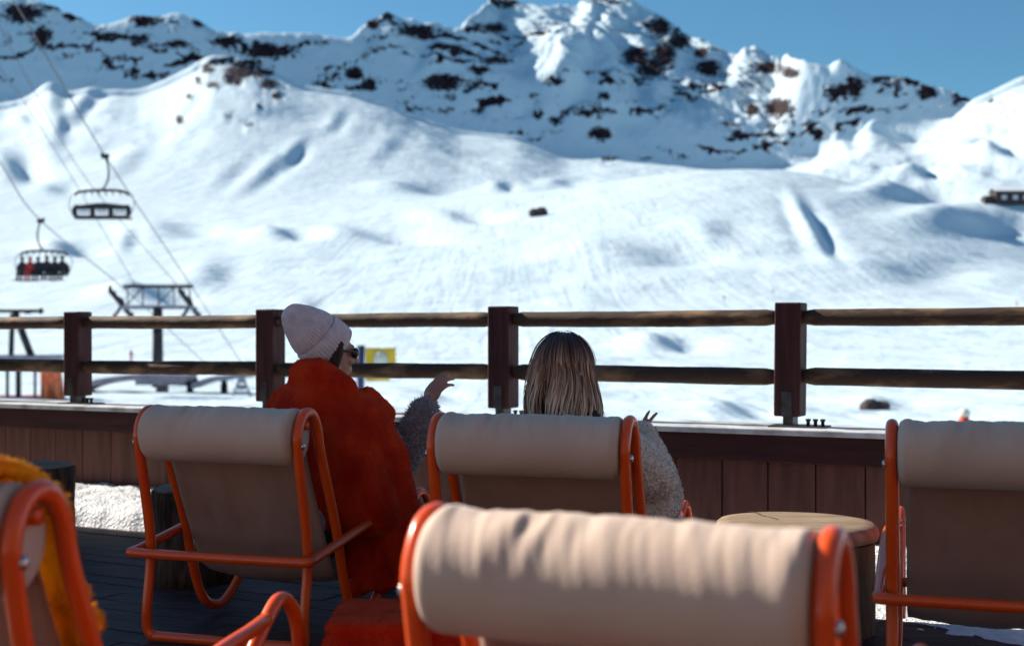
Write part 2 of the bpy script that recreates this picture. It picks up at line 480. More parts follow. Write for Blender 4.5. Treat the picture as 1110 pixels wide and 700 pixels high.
fl = np.interp(PX, [-320, 180, 240, 300, 420, 500, 1430], [0, 0, .4, 1, 1, 0, 0])
CZ = np.array([
    np.full_like(PX, -2.2), np.full_like(PX, -2.4), np.full_like(PX, -2.1),
    zof(442, 60) + 0 * PX, zof(419, 100) + 0 * PX, zof(386 - 6 * right, 220), zof(334 - 4 * right, 420), zof(yD(PX), 1000),
    zof(np.where(PX > 560, yD(PX) + 26 * right, 215), 1220), zof(yE0(PX) + 6 * right, 1450),
    zof(yE(PX) * .62 + yE0(PX) * .38 - 10 * fl, 2000), zof(yE(PX), 2350), zof(yE(PX) + 14, 2470), zF0, zM, zC, zC - 200, zof(yF(PX) + 150, 7600) * .6])
Z = np.empty((len(rows), len(PX)))
for j in range(len(PX)): Z[:, j] = np.interp(rows, CY[:, j], CZ[:, j])
def blur(A, n, lo, hi):
    B = A.copy(); k = 2 * n + 1
    P = np.pad(A, ((n, n), (0, 0)), mode='edge'); c = np.cumsum(np.vstack([np.zeros((1, A.shape[1])), P]), axis=0)
    m = (c[k:] - c[:-k]) / k
    B[lo:hi] = m[lo:hi]
    return B
iF = np.searchsorted(rows, 2330)
for _ in range(3): Z = blur(Z, 5, 0, iF)
for _ in range(2): Z = blur(Z, 3, iF, len(rows))
RY = rows[:, None] * np.ones_like(PX)[None, :]
rad = rows[:, None] * dist_scale[None, :]
GX, GY = rad * np.sin(az)[None, :], rad * np.cos(az)[None, :]
PXg = np.ones_like(rows)[:, None] * PX[None, :]
appY = HY - (Z - EYE) / RY * F
mask = lambda a, b, c, d: np.clip((RY - a) / (b - a), 0, 1) * np.clip((d - RY) / (d - c), 0, 1)
# slow swells of the snowfields
near = mask(60, 350, 900, 1300)
Z += near * (3.2 * fbm(GX / 90, GY / 120, 1.0, 3) + .5 * fbm(GX / 22, GY / 30, 2.0, 3))
Z += mask(25, 60, 200, 420) * (.42 * fbm(GX / 12, GY / 16, 3.0, 4) + .12 * fbm(GX / 2.6, GY / 4, 3.5, 3))
mid = mask(1250, 1600, 2250, 2460)
wx = GX + 60 * fbm(GX / 300, GY / 300, 9.0, 2)
rE = np.clip((PX - 840) / 80, 0, 1)[None, :]
Z += mid * rE * (16 * fbm(wx / 130, GY / 200, 14.0, 4) + 7 * ridged(wx / 80, GY / 140, 15.0, 3))
Z += mid * (13 * fbm(wx / 190, GY / 420, 4.0, 4) + 3.5 * ridged((wx + .5 * GY) / 90, (GY - .5 * wx) / 320, 5.0, 3))
far = np.clip((RY - 2550) / 120, 0, 1) * np.clip((YC[None, :] + 500 - RY) / 350, 0, 1)
A = np.interp(PX, [-320, 0, 350, 480, 540, 800, 900, 1100, 1430], [20, 11, 11, 24, 42, 42, 16, 10, 20])[None, :]
wx = GX + 70 * fbm(GX / 260, GY / 260, 12.0, 3)
upz = np.clip((RY - YM[None, :]) / 60 + .35, .25, 1)
Z += far * upz * (A * (ridged(wx / 170 + GY / 600, GY / 360, 6.0, 5, .5) - .35) + .15 * A * (ridged(wx / 52, GY / 110, 8.0, 4, .55) - .4))
# slopes that turn towards the sun (k>0) or away from it (k<0):  px, py, half width, half height, k, lean
tilts = [(590, 58, 38, 24, .9, .3), (556, 42, 24, 14, .8, .2), (630, 22, 20, 13, .9, 0), (656, 24, 14, 14, .9, 0), (688, 66, 15, 28, 1.0, .3), (706, 100, 20, 12, .8, 0),
         (742, 106, 24, 13, .8, 0), (790, 86, 24, 22, .9, -.3), (768, 108, 20, 12, .8, 0), (465, 60, 14, 16, 1.0, -.4), (503, 28, 12, 10, .9, 0), (412, 40, 18, 8, .7, 0),
         (575, 122, 14, 6, .8, 0), (617, 122, 16, 6, .8, 0), (530, 118, 12, 6, .7, 0), (840, 105, 10, 8, .9, 0), (905, 74, 10, 8, 1, 0), (762, 62, 12, 8, .9, 0), (815, 122, 10, 8, .8, 0),
         (895, 160, 22, 13, .8, 0), (935, 156, 16, 12, .8, 0),
         (620, 90, 20, 20, -.9, 0), (735, 70, 12, 20, -.8, 0), (660, 130, 30, 16, -.5, 0),
         (296, 184, 15, 24, -.55, -1.2), (320, 168, 9, 12, -.5, -.6), (92, 118, 12, 20, -.9, -.7), (68, 140, 9, 12, -.5, 0), (18, 186, 24, 14, -.95, .2), (30, 133, 14, 7, -.6, 0),
         (205, 118, 9, 14, -.4, -1.0), (365, 134, 11, 12, -.4, -.8), (150, 172, 18, 18, -.3, -1.0), (200, 150, 16, 16, -.3, -.9), (250, 190, 16, 14, -.3, -1.0), (60, 205, 22, 6, -.5, -.4), (420, 165, 18, 16, -.22, -.8), (190, 250, 40, 8, -.42, -.3), (400, 255, 60, 8, -.42, .1), (235, 300, 26, 14, -.38, -.5), (700, 275, 70, 12, -.32, .2), (500, 236, 34, 5, -.5, .1), (450, 205, 40, 5, -.5, .15), (780, 250, 30, 10, -.3, .3), (980, 290, 60, 12, -.34, .3),
         (310, 258, 30, 5, -.85, -.2), (75, 270, 26, 5, -.8, -.2), (165, 322, 44, 7, -.75, -.15), (545, 203, 13, 4, -.7, 0), (886, 250, 12, 28, -.95, .55), (862, 240, 10, 26, .35, .4),
         (725, 372, 34, 7, -.7, .1), (800, 444, 40, 8, -.5, .3), (965, 436, 34, 5, -.5, .3), (1060, 240, 60, 12, -.62, .35), (990, 212, 44, 7, -.6, .3),
         (470, 430, 30, 6, -.35, .2), (340, 330, 20, 5, -.3, 0), (140, 262, 12, 10, -.4, -.4), (1085, 166, 24, 5, -1.0, .3), (980, 150, 34, 4, -1.0, .2), (998, 193, 20, 4, -1.1, .2), (1040, 135, 14, 4, -.8, 0), (610, 200, 18, 4, -.4, 0)]
for (px, py, rx, ry, k, lean) in tilts:
    dx = PXg - px; dy = appY - py
    dxx = dx - lean * dy
    g = np.exp(-(dxx / rx) ** 2 - (dy / ry) ** 2)
    Z += k * (dxx * RY / F) * g * np.where(RY < 12, 0, 1)
# bare rock: px, py, half width, half height
rocks = [(25, 15, 26, 11), (45, 40, 12, 13), (65, 8, 28, 5), (80, 17, 14, 7), (157, 22, 18, 9), (150, 42, 20, 6), (192, 48, 20, 5), (246, 45, 20, 7), (290, 56, 36, 9), (215, 26, 8, 6), (116, 68, 8, 6), (146, 78, 8, 6),
         (165, 82, 5, 6), (384, 80, 12, 8), (400, 92, 10, 8), (405, 26, 9, 7), (420, 18, 9, 6), (452, 34, 24, 8), (480, 90, 25, 10), (520, 76, 15, 6), (494, 55, 9, 8), (537, 66, 20, 6), (600, 88, 15, 6), (536, 31, 14, 7),
         (552, 4, 15, 4), (655, 105, 8, 6), (650, 146, 14, 8), (583, 125, 8, 6), (602, 131, 10, 5), (690, 60, 16, 10), (715, 30, 13, 12), (705, 76, 18, 10), (768, 74, 16, 10), (760, 58, 9, 7), (835, 74, 22, 7), (857, 80, 13, 7),
         (910, 100, 18, 10), (926, 95, 12, 14), (845, 118, 17, 13), (815, 120, 8, 9), (880, 135, 10, 5), (955, 86, 10, 6), (990, 86, 15, 9), (1005, 101, 13, 9), (1040, 106, 12, 5), (830, 158, 7, 6), (720, 60, 14, 16), (735, 45, 14, 10),
         (238, 68, 14, 5), (262, 78, 22, 9), (292, 92, 12, 7), (300, 105, 8, 5), (230, 92, 9, 6), (215, 88, 6, 5), (225, 76, 10, 6), (253, 86, 14, 8), (270, 70, 18, 6), (284, 80, 14, 7), (250, 66, 8, 5), (205, 106, 5, 4), (195, 131, 5, 7), (246, 128, 5, 3), (270, 136, 7, 5), (281, 116, 7, 3), (660, 173, 12, 3), (700, 172, 9, 2), (1075, 110, 8, 3), (1095, 128, 7, 3)]
appY = HY - (Z - EYE) / RY * F
rock = np.zeros_like(Z)
for (px, py, rx, ry) in rocks:
    rock = np.maximum(rock, (.65 + .05 * (ry > 6)) * np.exp(-.42 * ((PXg - px) / rx) ** 2 - .42 * ((appY - py) / ry) ** 2))
strata = fbm(GX / 60 + .3 * fbm(GX / 200, GY / 200, 51., 2), Z / 17, GY / 120, 4, .55)
patchy = np.clip(.72 + 1.3 * fbm(GX / 260, Z / 90, 57., 2), .1, 1)
rock = np.maximum(rock, np.clip((RY - 2570) / 60, 0, 1) * np.clip((strata + .06) * 4.2, 0, .64) * patchy)
rock *= np.where(RY < 2440, .95, 1.0)
rock *= mask(1500, 1600, 3900, 4000)
gy = np.gradient(Z, axis=0) / np.gradient(RY, axis=0)
gx = np.gradient(Z, axis=1) / np.maximum(np.abs(np.gradient(GX, axis=1)), .05)
st = np.sqrt(gx ** 2 + gy ** 2)
rock = np.maximum(rock, far * np.clip((st - 1.25) * .6, 0, .55) * np.clip(.5 + 1.6 * fbm(GX / 120, GY / 160, 44., 2), 0, 1.3))
Z += rock * (17 * fbm(GX / 18, GY / 18, 20.0, 3) + 7 * np.abs(fbm(GX / 9, GY / 9, 25.0, 2))) * mask(1500, 1600, 3900, 4000)

nr, nc = Z.shape
V = np.stack([GX, GY, Z], -1).reshape(-1, 3)
idx = np.arange(nr * nc).reshape(nr, nc)
nxt = np.roll(idx, -1, axis=1)
Q = np.stack([idx[:-1], idx[1:], nxt[1:], nxt[:-1]], -1).reshape(-1, 4)
V = np.vstack([V, [[0, 0, -2.2]]])
cidx = nr * nc
tri = np.stack([np.full(nc, cidx), idx[0], nxt[0]], -1)
me = bpy.data.meshes.new('snow_terrain')
nf = len(Q) + len(tri)
me.vertices.add(len(V)); me.vertices.foreach_set('co', V.ravel())
loops = np.concatenate([Q.ravel(), tri.ravel()])
me.loops.add(len(loops)); me.loops.foreach_set('vertex_index', loops.astype(np.int32))
st_ = np.concatenate([np.arange(len(Q)) * 4, len(Q) * 4 + np.arange(len(tri)) * 3])
me.polygons.add(nf); me.polygons.foreach_set('loop_start', st_.astype(np.int32))
me.polygons.foreach_set('use_smooth', np.ones(nf, bool))
me.update(calc_edges=True)
at = me.attributes.new('rock', 'FLOAT', 'POINT')
at.data.foreach_set('value', np.concatenate([rock.ravel(), [0]]).astype(np.float32))
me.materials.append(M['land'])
land = bpy.data.objects.new('snow_terrain', me); COL.objects.link(land)
land['kind'] = 'structure'
if me.polygons[0].normal.z < 0: me.flip_normals()

def ground(X, Y):
    u = X / Y
    c = (u - uf[0]) / (uf[-1] - uf[0]) * (len(uf) - 1)
    c0 = int(np.clip(math.floor(c), 0, len(uf) - 2)); fc = c - c0
    r0 = int(np.clip(np.searchsorted(rows, Y) - 1, 0, nr - 2)); fr = (Y - rows[r0]) / (rows[r0 + 1] - rows[r0])
    a = Z[r0, c0] * (1 - fc) + Z[r0, c0 + 1] * fc
    b = Z[r0 + 1, c0] * (1 - fc) + Z[r0 + 1, c0 + 1] * fc
    return a * (1 - fr) + b * fr
def seen(px, py, lo=40):
    """the spot of snow seen at px,py"""
    Y = lo
    while Y < 3000:
        X = (px - CX) / F * Y
        g = ground(X, Y)
        if HY - (g - EYE) / Y * F <= py: return Vector((X, Y, g))
        Y *= 1.004
    return Vector((X, Y, g))

# ------------------------------------------------------------------ the terrace: wall frame of reference
P4, P1 = Vector((1.354, 6.28, 0)), Vector((-2.85, 8.48, 0))
AL = (P4 - P1).normalized()                 # along the wall towards the right
NN = Vector((AL.y, -AL.x, 0)).normalized()   # from the wall towards the camera
WANG = math.atan2(AL.y, AL.x)
def T(a, p, z=0.0): return P4 + AL * a + NN * p + Vector((0, 0, z))

d = MB()
for k in range(78):
    p0 = -.24 + k * .128
    a = -9.0 + random.uniform(-.2, .2)
    while a < 9:
        ln = random.uniform(2.6, 4.2)
        b = min(a + ln, 9.3)
        d.box(T((a + b) / 2, p0 + .06, -.02 + random.uniform(-.002, .002)), (b - a - .006, .12, .04), WANG)
        a = b
deck = d.build('deck', M['deck'], smooth=False); deck['kind'] = 'structure'
d = MB(); d.box(T(.15, 4.7, -.16), (18.2, 9.9, .2), WANG); d.box(T(.15, 4.7, -1.4), (17.6, 9.3, 2.28), WANG)
o = d.build('deck_base', M['fascia'], smooth=False); o['kind'] = 'structure'

# snow banked along the wall foot
def snow_bank():
    A_ = np.linspace(-8.9, 3.4, 420); Pp = np.linspace(.185, 1.5, 70)
    AA, PP = np.meshgrid(A_, Pp)
    width = np.interp(A_, [-9, -5, -3.2, -1.5, .2, .8, 1.6, 3.4], [.92, .90, .84, .55, .42, .46, .5, .4])[None, :]
    hh = np.interp(A_, [-9, -3.2, -1.5, .2, 3.4], [.13, .12, .10, .11, .10])[None, :]
    e = (width + .05 * fbm(AA * 1.5, 0 * PP, 31., 3) - PP) / .07
    prof = np.clip(e, -1, 1)
    prof = np.where(prof > 0, 1 - (1 - prof) ** 2, prof)
    h = hh * prof * .75 + hh * .5 * np.clip((1 - PP / width), 0, 1)
    h = h + np.where(prof > 0, 1, .4) * (.035 * fbm(AA * 7, PP * 7, 33., 4) + .016 * fbm(AA * 26, PP * 26, 35., 3))
    rws = []
    for i in range(len(Pp)):
        rws.append([T(AA[i, j], PP[i, j], max(h[i, j], -.03)) for j in range(len(A_))])
    mb = MB(); mb.grid(rws)
    o = mb.build('banked_snow', M['decksnow']); o['kind'] = 'stuff'
    tag(o, 'crusted white snow banked along the foot of the board wall', 'snow')
snow_bank()
def deck_snow():
    # thin crusts left on the boards by the right-hand seat
    A_ = np.linspace(-.2, 2.6, 150); Pp = np.linspace(.5, 2.9, 130)
    AA, PP = np.meshgrid(A_, Pp)
    h = .05 * (fbm(AA * 1.6 + 3.1, PP * 2.6, 41., 5, .6) - .02)
    cx = np.clip((AA + .1) / .5, 0, 1) * np.clip((2.9 - PP) / .4, 0, 1)
    h = h * cx - (1 - cx) * .02
    rws = [[T(AA[i, j], PP[i, j], max(min(h[i, j], .016), -.02)) for j in range(len(A_))] for i in range(len(Pp))]
    o = MB().grid(rws).build('snow_crust', M['decksnow']); o['kind'] = 'stuff'
    tag(o, 'thin patches of snow left on the dark deck boards', 'snow')
deck_snow()

# board wall with its capping
wl = empty('parapet_wall', T(0, 0)); wl.rotation_euler.z = WANG   # local x along the wall, local -y towards the camera
tag(wl, 'dark brown vertical board wall with pale capping along the terrace edge', 'wall')
b = MB()
a = -9.0
while a < 9:
    wd = .235 + random.uniform(-.008, .008)
    b.box((a + wd / 2, -.15 + random.uniform(-.002, .002), .25), (wd - .006, .03, .56), bev=.004); a += wd
b.build('board_panel', M['boards'], wl, smooth=False)
MB().box((0, -.10, .27), (18, .06, .5)).build('backing', M['fascia'], wl, smooth=False)
MB().box((0, -.185, .535), (18, .04, .13), bev=.006).build('fascia_beam', M['fascia'], wl, smooth=False)
MB().box((0, .16, .29), (18, .03, .60)).build('outer_board', M['boards'], wl, smooth=False)
for (y0, wdt) in ((-.12, .215), (.105, .215)):
    c = MB()
    a = -9.0
    while a < 9:
        ln = random.uniform(2.8, 4)
        c.box((a + ln / 2, y0, .6155), (ln - .004, wdt, .029), bev=.005); a += ln
    c.build('capping_plank', M['cap'], wl, smooth=False)

# railing
rl = empty('railing', T(0, 0)); rl.rotation_euler.z = WANG
tag(rl, 'dark timber railing of square posts and two round log rails', 'railing')
L0 = (P4 - P1).length / 3
for k in range(-4, 2):
    ax = k * L0
    pm = MB()
    lean = random.uniform(-.012, .012)
    rt = Matrix.Rotation(lean, 3, 'Y')
    pm.box((ax, 0, .68 + .275), (.128, .128, .55), rot=rt, bev=.007)
    po = pm.build('post', M['postwood'], rl, smooth=False)
    s_ = MB(); s_.box((ax, 0, .667), (.05, .09, .062)); s_.build('shoe', M['darksteel'], po, smooth=False)
    s_ = MB(); s_.box((ax + .05, -.02, .634), (.27, .15, .008)); s_.build('base_plate', M['darksteel'], po, smooth=False)
    s_ = MB(); s_.box((ax, -.0655, .74), (.05, .006, .12)); s_.build('strap_plate', M['darksteel'], po, smooth=False)
    for bx in (.10, .135, .17):
        q = MB(); q.lathe([(.009, .638), (.009, .662), (.013, .662), (.013, .672)], 8, (ax + bx - 0, -.05, 0)); q.build('bolt', M['darksteel'], po)
    if k < 1:
        for (z, rr) in ((1.158, .041), (.872, .043)):
            n = 40
            path, rad_ = [], []
            ph = random.uniform(0, 9)
            for i in range(n + 1):
                t = i / n
                path.append((ax + .045 + t * (L0 - .09), .006 * math.sin(3.1 * t + ph) * 1, z + .0025 * math.sin(4 * t + ph)))
                taper = min(1, .62 + min(t, 1 - t) * 9)
                rad_.append(rr * taper * (1 + .02 * math.sin(17 * t + ph) + random.uniform(-.012, .012)))
            MB().tube(path, rad_, 16).build('rail', M['rail'], rl)

# ------------------------------------------------------------------ lounge chair
HW = .305
def half_frame(sx):
    """front foot, knee arch, rocker bend, front upright, top loop, rear leg, floor corner"""
    x = sx * HW
    p = [(1.225, .015), (1.215, .20), (1.185, .36), (1.10, .43), (1.0, .395), (.80, .235), (.68, .105), (.56, .040), (.44, .075), (.37, .19), (.30, .40), (.185, .66),
         (.16, .745), (.125, .795), (.085, .808), (.042, .792), (.012, .735), (.02, .665), (.085, .345), (.062, .12), (.065, .045)]
    q = [Vector((x, a, b)) for a, b in p]
    return q + [Vector((x - sx * .02, .068, .024)), Vector((x - sx * .055, .07, .020))]

def make_chair():
    root = empty('lounge_chair')
    MB().tube(catmull(half_frame(-1) + half_frame(1)[::-1], 7), .0178, 14).build('tube_frame', M['tube'], root)
    # the bar that wraps round behind the sling and runs forward on both sides
    xo = HW + .035
    arm = [(-HW, 1.0, .40), (-xo + .01, .86, .405), (-xo, .62, .395), (-xo, .10, .325), (-xo, .035, .318), (-xo + .06, .015, .316), (xo - .06, .015, .316), (xo, .035, .318), (xo, .10, .325), (xo, .62, .395), (xo - .01, .86, .405), (HW, 1.0, .40)]
    MB().tube(catmull(arm, 8), .0172, 14).build('wrap_bar', M['tube'], root)
    MB().tube([(-HW, .09, .765), (HW, .09, .765)], .016, 12).build('crossbar', M['tube'], root)
    MB().tube([(-HW, .80, .225), (HW, .80, .225)], .016, 12).build('crossbar', M['tube'], root)
    # sling
    prof = catmull([(0, .115, .735), (0, .20, .54), (0, .285, .37), (0, .36, .235), (0, .45, .185), (0, .58, .165), (0, .70, .195), (0, .79, .243), (0, .805, .238)], 8)
    rws = []
    nx = 34
    for i, q in enumerate(prof):
        r = []
        for j in range(nx + 1):
            t = j / nx * 2 - 1
            x = t * .268
            sag = -.018 * (1 - t * t) * math.sin(math.pi * min(1, i / (len(prof) - 1)))
            wr = .005 * float(noise3(x * 9, i * .08, 3.3)) + .003 * float(noise3(x * 30, i * .25, 7.1))
            r.append((x, q.y + sag * .6 + wr, q.z + sag + wr))
        rws.append(r)
    sling = MB().grid(rws).build('sling', M['canvas'], root)
    md = sling.modifiers.new('thick', 'SOLIDIFY'); md.thickness = .006; md.offset = 0
    # head roll
    rws = []
    nL, nA = 120, 44
    cy, cz, ry_, rz_ = .058, .733, .093, .091
    for i in range(nL + 1):
        t = i / nL
        x = -.288 + t * .576
        e = min(1, math.sqrt(max(0, 1 - (max(0, abs(t - .5) - .455) / .045) ** 2)) * .22 + .78) if abs(t - .5) > .455 else 1
        if i in (0, nL): e = .70
        ring = []
        for j in range(nA):
            a = 2 * math.pi * j / nA
            ca, sa = math.cos(a), math.sin(a)
            f = 1.0
            # gathers over the top that run down the back
            up = max(0, sa * .9 + .35)
            n1_ = float(noise3(x * 26 + .9 * sa * float(noise3(x * 5, 1.1, .3)), ca * .7, 1.7)); n2_ = float(noise3(x * 62 + 1.5 * sa, ca * 1.3, 5.2))
            f += up * (.080 * n1_ + .034 * n2_ - .10 * max(0, abs(n1_ + .2 * n2_) ** .5 - .82) * 2) * (.5 + .9 * abs(float(noise3(x * 7, 3.1, ca * .6))))
            f += .020 * float(noise3(x * 6, ca * 1.2, sa * 1.2))
            dy, dz = ry_ * ca * e * f, rz_ * sa * e * f
            if sa < 0: dz *= 1.10
            ring.append((x, cy + dy, cz + dz))
        rws.append(ring)
    mb = MB(); mb.grid(rws, closed_u=True)
    n0 = len(mb.v)
    mb.f.append(tuple(reversed(range(nA)))); mb.f.append(tuple(n0 - nA + j for j in range(nA)))
    mb.build('head_roll', M['roll'], root, angle=60)
    for sx in (-1, 1):
        q = MB(); q.ell((sx * (HW + .019), .018, .70), (.007, .012, .012), seg=10, rings=6); q.build('highlight_stud', M['steel'], root)  # studs added to stand in for a bright highlight on the tube
    return root

chair = make_chair()
GRP = 'orange tube lounge chairs on the deck'
spots = [((-1.005, 4.36, 0), 18, 'orange tube lounge chair with taupe sling holding the woman in the knitted hat'),
         ((.04, 3.92, 0), 17, 'orange tube lounge chair with taupe sling holding the long haired woman'),
         ((1.366, 3.57, 0), 18, 'orange tube lounge chair standing empty just right of the round log table'),
         ((.122, 1.77, 0), 24, 'closest orange lounge chair with sunlit gathers along its pale head roll'),
         ((-1.10, 2.12, 0), 13, 'orange lounge chair with an amber blanket thrown over its head roll')]
chairs = []
for i, (loc, h, lab) in enumerate(spots):
    c = chair if i == 0 else copy_tree(chair)
    c.location = loc; c.rotation_euler.z = -R(h)
    if i == 3: c.scale = (.98, .98, .98)
    tag(c, lab, 'lounge chair', GRP)
    chairs.append(c)
def chairW(i, x, y, z):
    loc, h, _ = spots[i]
    return Vector(loc) + Matrix.Rotation(-R(h), 3, 'Z') @ Vector((x, y, z))

# ------------------------------------------------------------------ stumps, table
def stump(name, loc, r, h, label, seed):
    root = empty(name, loc)
    tag(root, label, 'stump stool', 'tree stump stools on the deck')
    wob = lambda a, z: 1 + .05 * math.sin(3 * a + seed) + .03 * math.sin(7 * a + 2 * seed + z * 3) + .02 * math.sin(17 * a + z * 8)
    MB().lathe([(r * 1.06, 0), (r * 1.0, h * .15), (r * .98, h * .5), (r, h * .9), (r * .985, h)], 48, wob=wob).build('trunk', M['bark'], root)
    MB().lathe([(r * .93, h + .002), (r * .93, h + .008), (r * .90, h + .013)], 48, wob=wob).build('cut_face', M['stumptop'], root, angle=40)
    return root
stump('stump_stool', (-1.40, 5.62, 0), .17, .40, 'dark tree stump stool on the far side of the woman in the knitted hat', 1.0)
stump('stump_stool', (-2.42, 6.52, 0), .20, .41, 'rough tree stump stool against the snow bank at far left', 2.4)
stump('stump_stool', (-.265, 3.30, 0), .15, .235, 'low tree stump stool under a folded rust blanket', 4.1)
tb_ = empty('log_table', (1.04, 4.74, 0))
tag(tb_, 'round log table with pale worn top and split, left of the empty chair', 'table')
wob = lambda a, z: 1 + .012 * math.sin(3 * a + 1) + .008 * math.sin(8 * a)
MB().lathe([(.285, 0), (.285, .15), (.283, .325)], 64, wob=wob).build('trunk', M['tablebody'], tb_, angle=50)
MB().lathe([(.275, .327), (.292, .333), (.299, .352), (.294, .372), (.278, .385), (.24, .389), (.12, .390), (.01, .390)], 64, wob=wob).build('table_top', M['tabletop'], tb_)
cr = MB()
cpts = [(-.06 + .006 * math.sin(i * 1.3) - .008 * i, .02 + i * .03, .3907) for i in range(9)]
rws = [[(p[0] - .003 - .002 * (i % 2), p[1], p[2]), (p[0] + .003, p[1], p[2])] for i, p in enumerate(cpts)]
MB().grid(rws).build('split', M['fascia'], tb_, smooth=False)

# ------------------------------------------------------------------ blankets
def fuzz(mb, pts_n, ln, rw, dirf=None, jit=.6, rnd=random):
    """short tufts standing on a surface"""
    for (p, n) in pts_n:
        dd = (n + Vector((rnd.uniform(-jit, jit), rnd.uniform(-jit, jit), rnd.uniform(-jit, jit)))).normalized()
        if dirf: dd = (dd + dirf).normalized()
        l = ln * rnd.uniform(.6, 1.3)
        s1 = dd.orthogonal().normalized(); s2 = dd.cross(s1)
        k = len(mb.v)
        bend = Vector((rnd.uniform(-1, 1), rnd.uniform(-1, 1), rnd.uniform(-1, .2))) * l * .25
        for (t, rr) in ((-.1, 1), (.5, .75)):
            for q in range(3):
                a = q * 2.094
                mb.v.append(p + dd * l * t + bend * max(t, 0) + rw * rr * (math.cos(a) * s1 + math.sin(a) * s2))
        mb.v.append(p + dd * l + bend)
        for q in range(3):
            q1 = (q + 1) % 3
            mb.f.append((k + q, k + q1, k + 3 + q1, k + 3 + q)); mb.f.append((k + 3 + q, k + 3 + q1, k + 6))

def surf_points(o, n, origin=(0, 0, 0), keep=None):
    me = o.data
    out = []
    polys = me.polygons
    og = Vector(origin)
    tries = 0
    while len(out) < n and tries < n * 12:
        tries += 1
        f = polys[random.randrange(len(polys))]
        vs = [me.vertices[i].co for i in f.vertices]
        a, b_ = random.random(), random.random()
        p = vs[0] * (1 - a) * (1 - b_) + vs[1] * a * (1 - b_) + vs[2 % len(vs)] * a * b_ + vs[-1] * (1 - a) * b_
        p = p + og
        if keep and not keep(p): continue
        out.append((p, f.normal.copy()))
    return out

def join_fuzz(o, origin, n, ln, rw, keep=None, jit=.6, dirf=None):
    """merge a nap of tufts into the mesh of o"""
    f = MB(); fuzz(f, surf_points(o, n, origin, keep), ln, rw, dirf, jit)
    me = o.data
    og = Vector(origin)
    vs = [v.co.copy() for v in me.vertices] + [p - og for p in f.v]
    k = len(me.vertices)
    fs = [tuple(p.vertices) for p in me.polygons] + [tuple(i + k for i in q) for q in f.f]
    nm = bpy.data.meshes.new(me.name)
    nm.from_pydata([tuple(v) for v in vs], [], fs)
    nm.polygons.foreach_set('use_smooth', [True] * len(nm.polygons))
    for m_ in me.materials: nm.materials.append(m_)
    o.data = nm

# folded rust blanket on the low stump
og = Vector((-.265, 3.30, .248))
mb = MB()
for k in range(3):
    z = .248 + .022 + k * .040
    wx_, wy_ = .19 - .008 * k, .17 - .008 * k
    mb.box((og.x + random.uniform(-.01, .01), og.y + random.uniform(-.01, .01), z), (2 * wx_, 2 * wy_, .036), rz=-.12 + .06 * k)
    mb.tube([(og.x - wx_, og.y - wy_ * .95, z), (og.x - wx_, og.y + wy_ * .95, z)], .018, 10)
    mb.tube([(og.x - wx_ * .98, og.y - wy_, z), (og.x + wx_ * .98, og.y - wy_, z)], .018, 10)
def dsp(co, no): return .010 * fbm(co[:, 0] * 9, co[:, 1] * 9, co[:, 2] * 20, 3)
fb = blob(mb, 'folded_blanket', M['rust_wool'], .007, 5, origin=og, disp=dsp)
join_fuzz(fb, og, 2600, .006, .0010)
tag(fb, 'rust red blanket folded in layers on the low stump', 'blanket')

# amber throw over the head roll of the chair on the left
def throw_blanket():
    og = Vector(spots[4][0]) + Vector((0, 0, .8))
    rws = []
    for i in range(46):
        s = i / 45
        a = R(-20) + s * R(235)       # from the front of the roll over to its back
        ring = []
        for j in range(40):
            t = j / 39
            x = -.33 + t * (.62 + .03 * math.sin(9 * s))
            rr = .112 + .012 * float(noise3(x * 8, s * 4, 2.2)) + .006 * float(noise3(x * 22, s * 12, 5.))
            y = .058 + rr * math.cos(a); z = .735 + rr * math.sin(a) + .012 * math.sin(6 * t + 1) * .5
            if s < .12: z -= (.12 - s) * 2.2; y += (.12 - s) * 1.0
            if x > .26: z -= (x - .26) * .5
            ring.append(chairW(4, x, y, z))
        rws.append(ring)
    # only drape the top: keep the front-to-top arc and a short tail behind
    rws = rws[:30]
    o = MB().grid(rws).build('throw_blanket', M['gold_wool'], origin=og)
    md = o.modifiers.new('thick', 'SOLIDIFY'); md.thickness = .022; md.offset = 0
    dg = bpy.context.evaluated_depsgraph_get(); nm = bpy.data.meshes.new_from_object(o.evaluated_get(dg)); o.modifiers.clear(); o.data = nm
    join_fuzz(o, og, 9000, .010, .0012, jit=1.0)
    # the rest of it spills over the seat
    tag(o, 'amber orange fleece throw lying over the head roll at far left', 'blanket')
throw_blanket()
mb = MB()
og = chairW(4, .16, .62, .24)
for (x, y, z, r) in ((.16, .42, .30, .06), (.22, .46, .28, .06), (.24, .40, .36, .055), (.25, .33, .44, .05), (.262, .29, .54, .042), (.262, .26, .60, .03)):
    mb.ell(chairW(4, x, y, z), (r, r, r * .8))
def dsp(co, no): return .018 * fbm(co[:, 0] * 10, co[:, 1] * 10, co[:, 2] * 10, 3)
sp = blob(mb, 'crumpled_blanket', M['gold_wool'], .008, 6, origin=og, disp=dsp)
join_fuzz(sp, og, 3500, .009, .0012, jit=1.0)
tag(sp, 'amber blanket crumpled on the seat of the chair at far left', 'blanket')

# ------------------------------------------------------------------ people
def axes(f, up=(0, 0, 1)):
    f = Vector(f).normalized(); u = Vector(up); u = (u - f * u.dot(f)).normalized(); r = f.cross(u)
    return f, r, u
def rotm(f, r, u):   # columns: x=front, y=right, z=up
    return Matrix((f, r, u)).transposed()

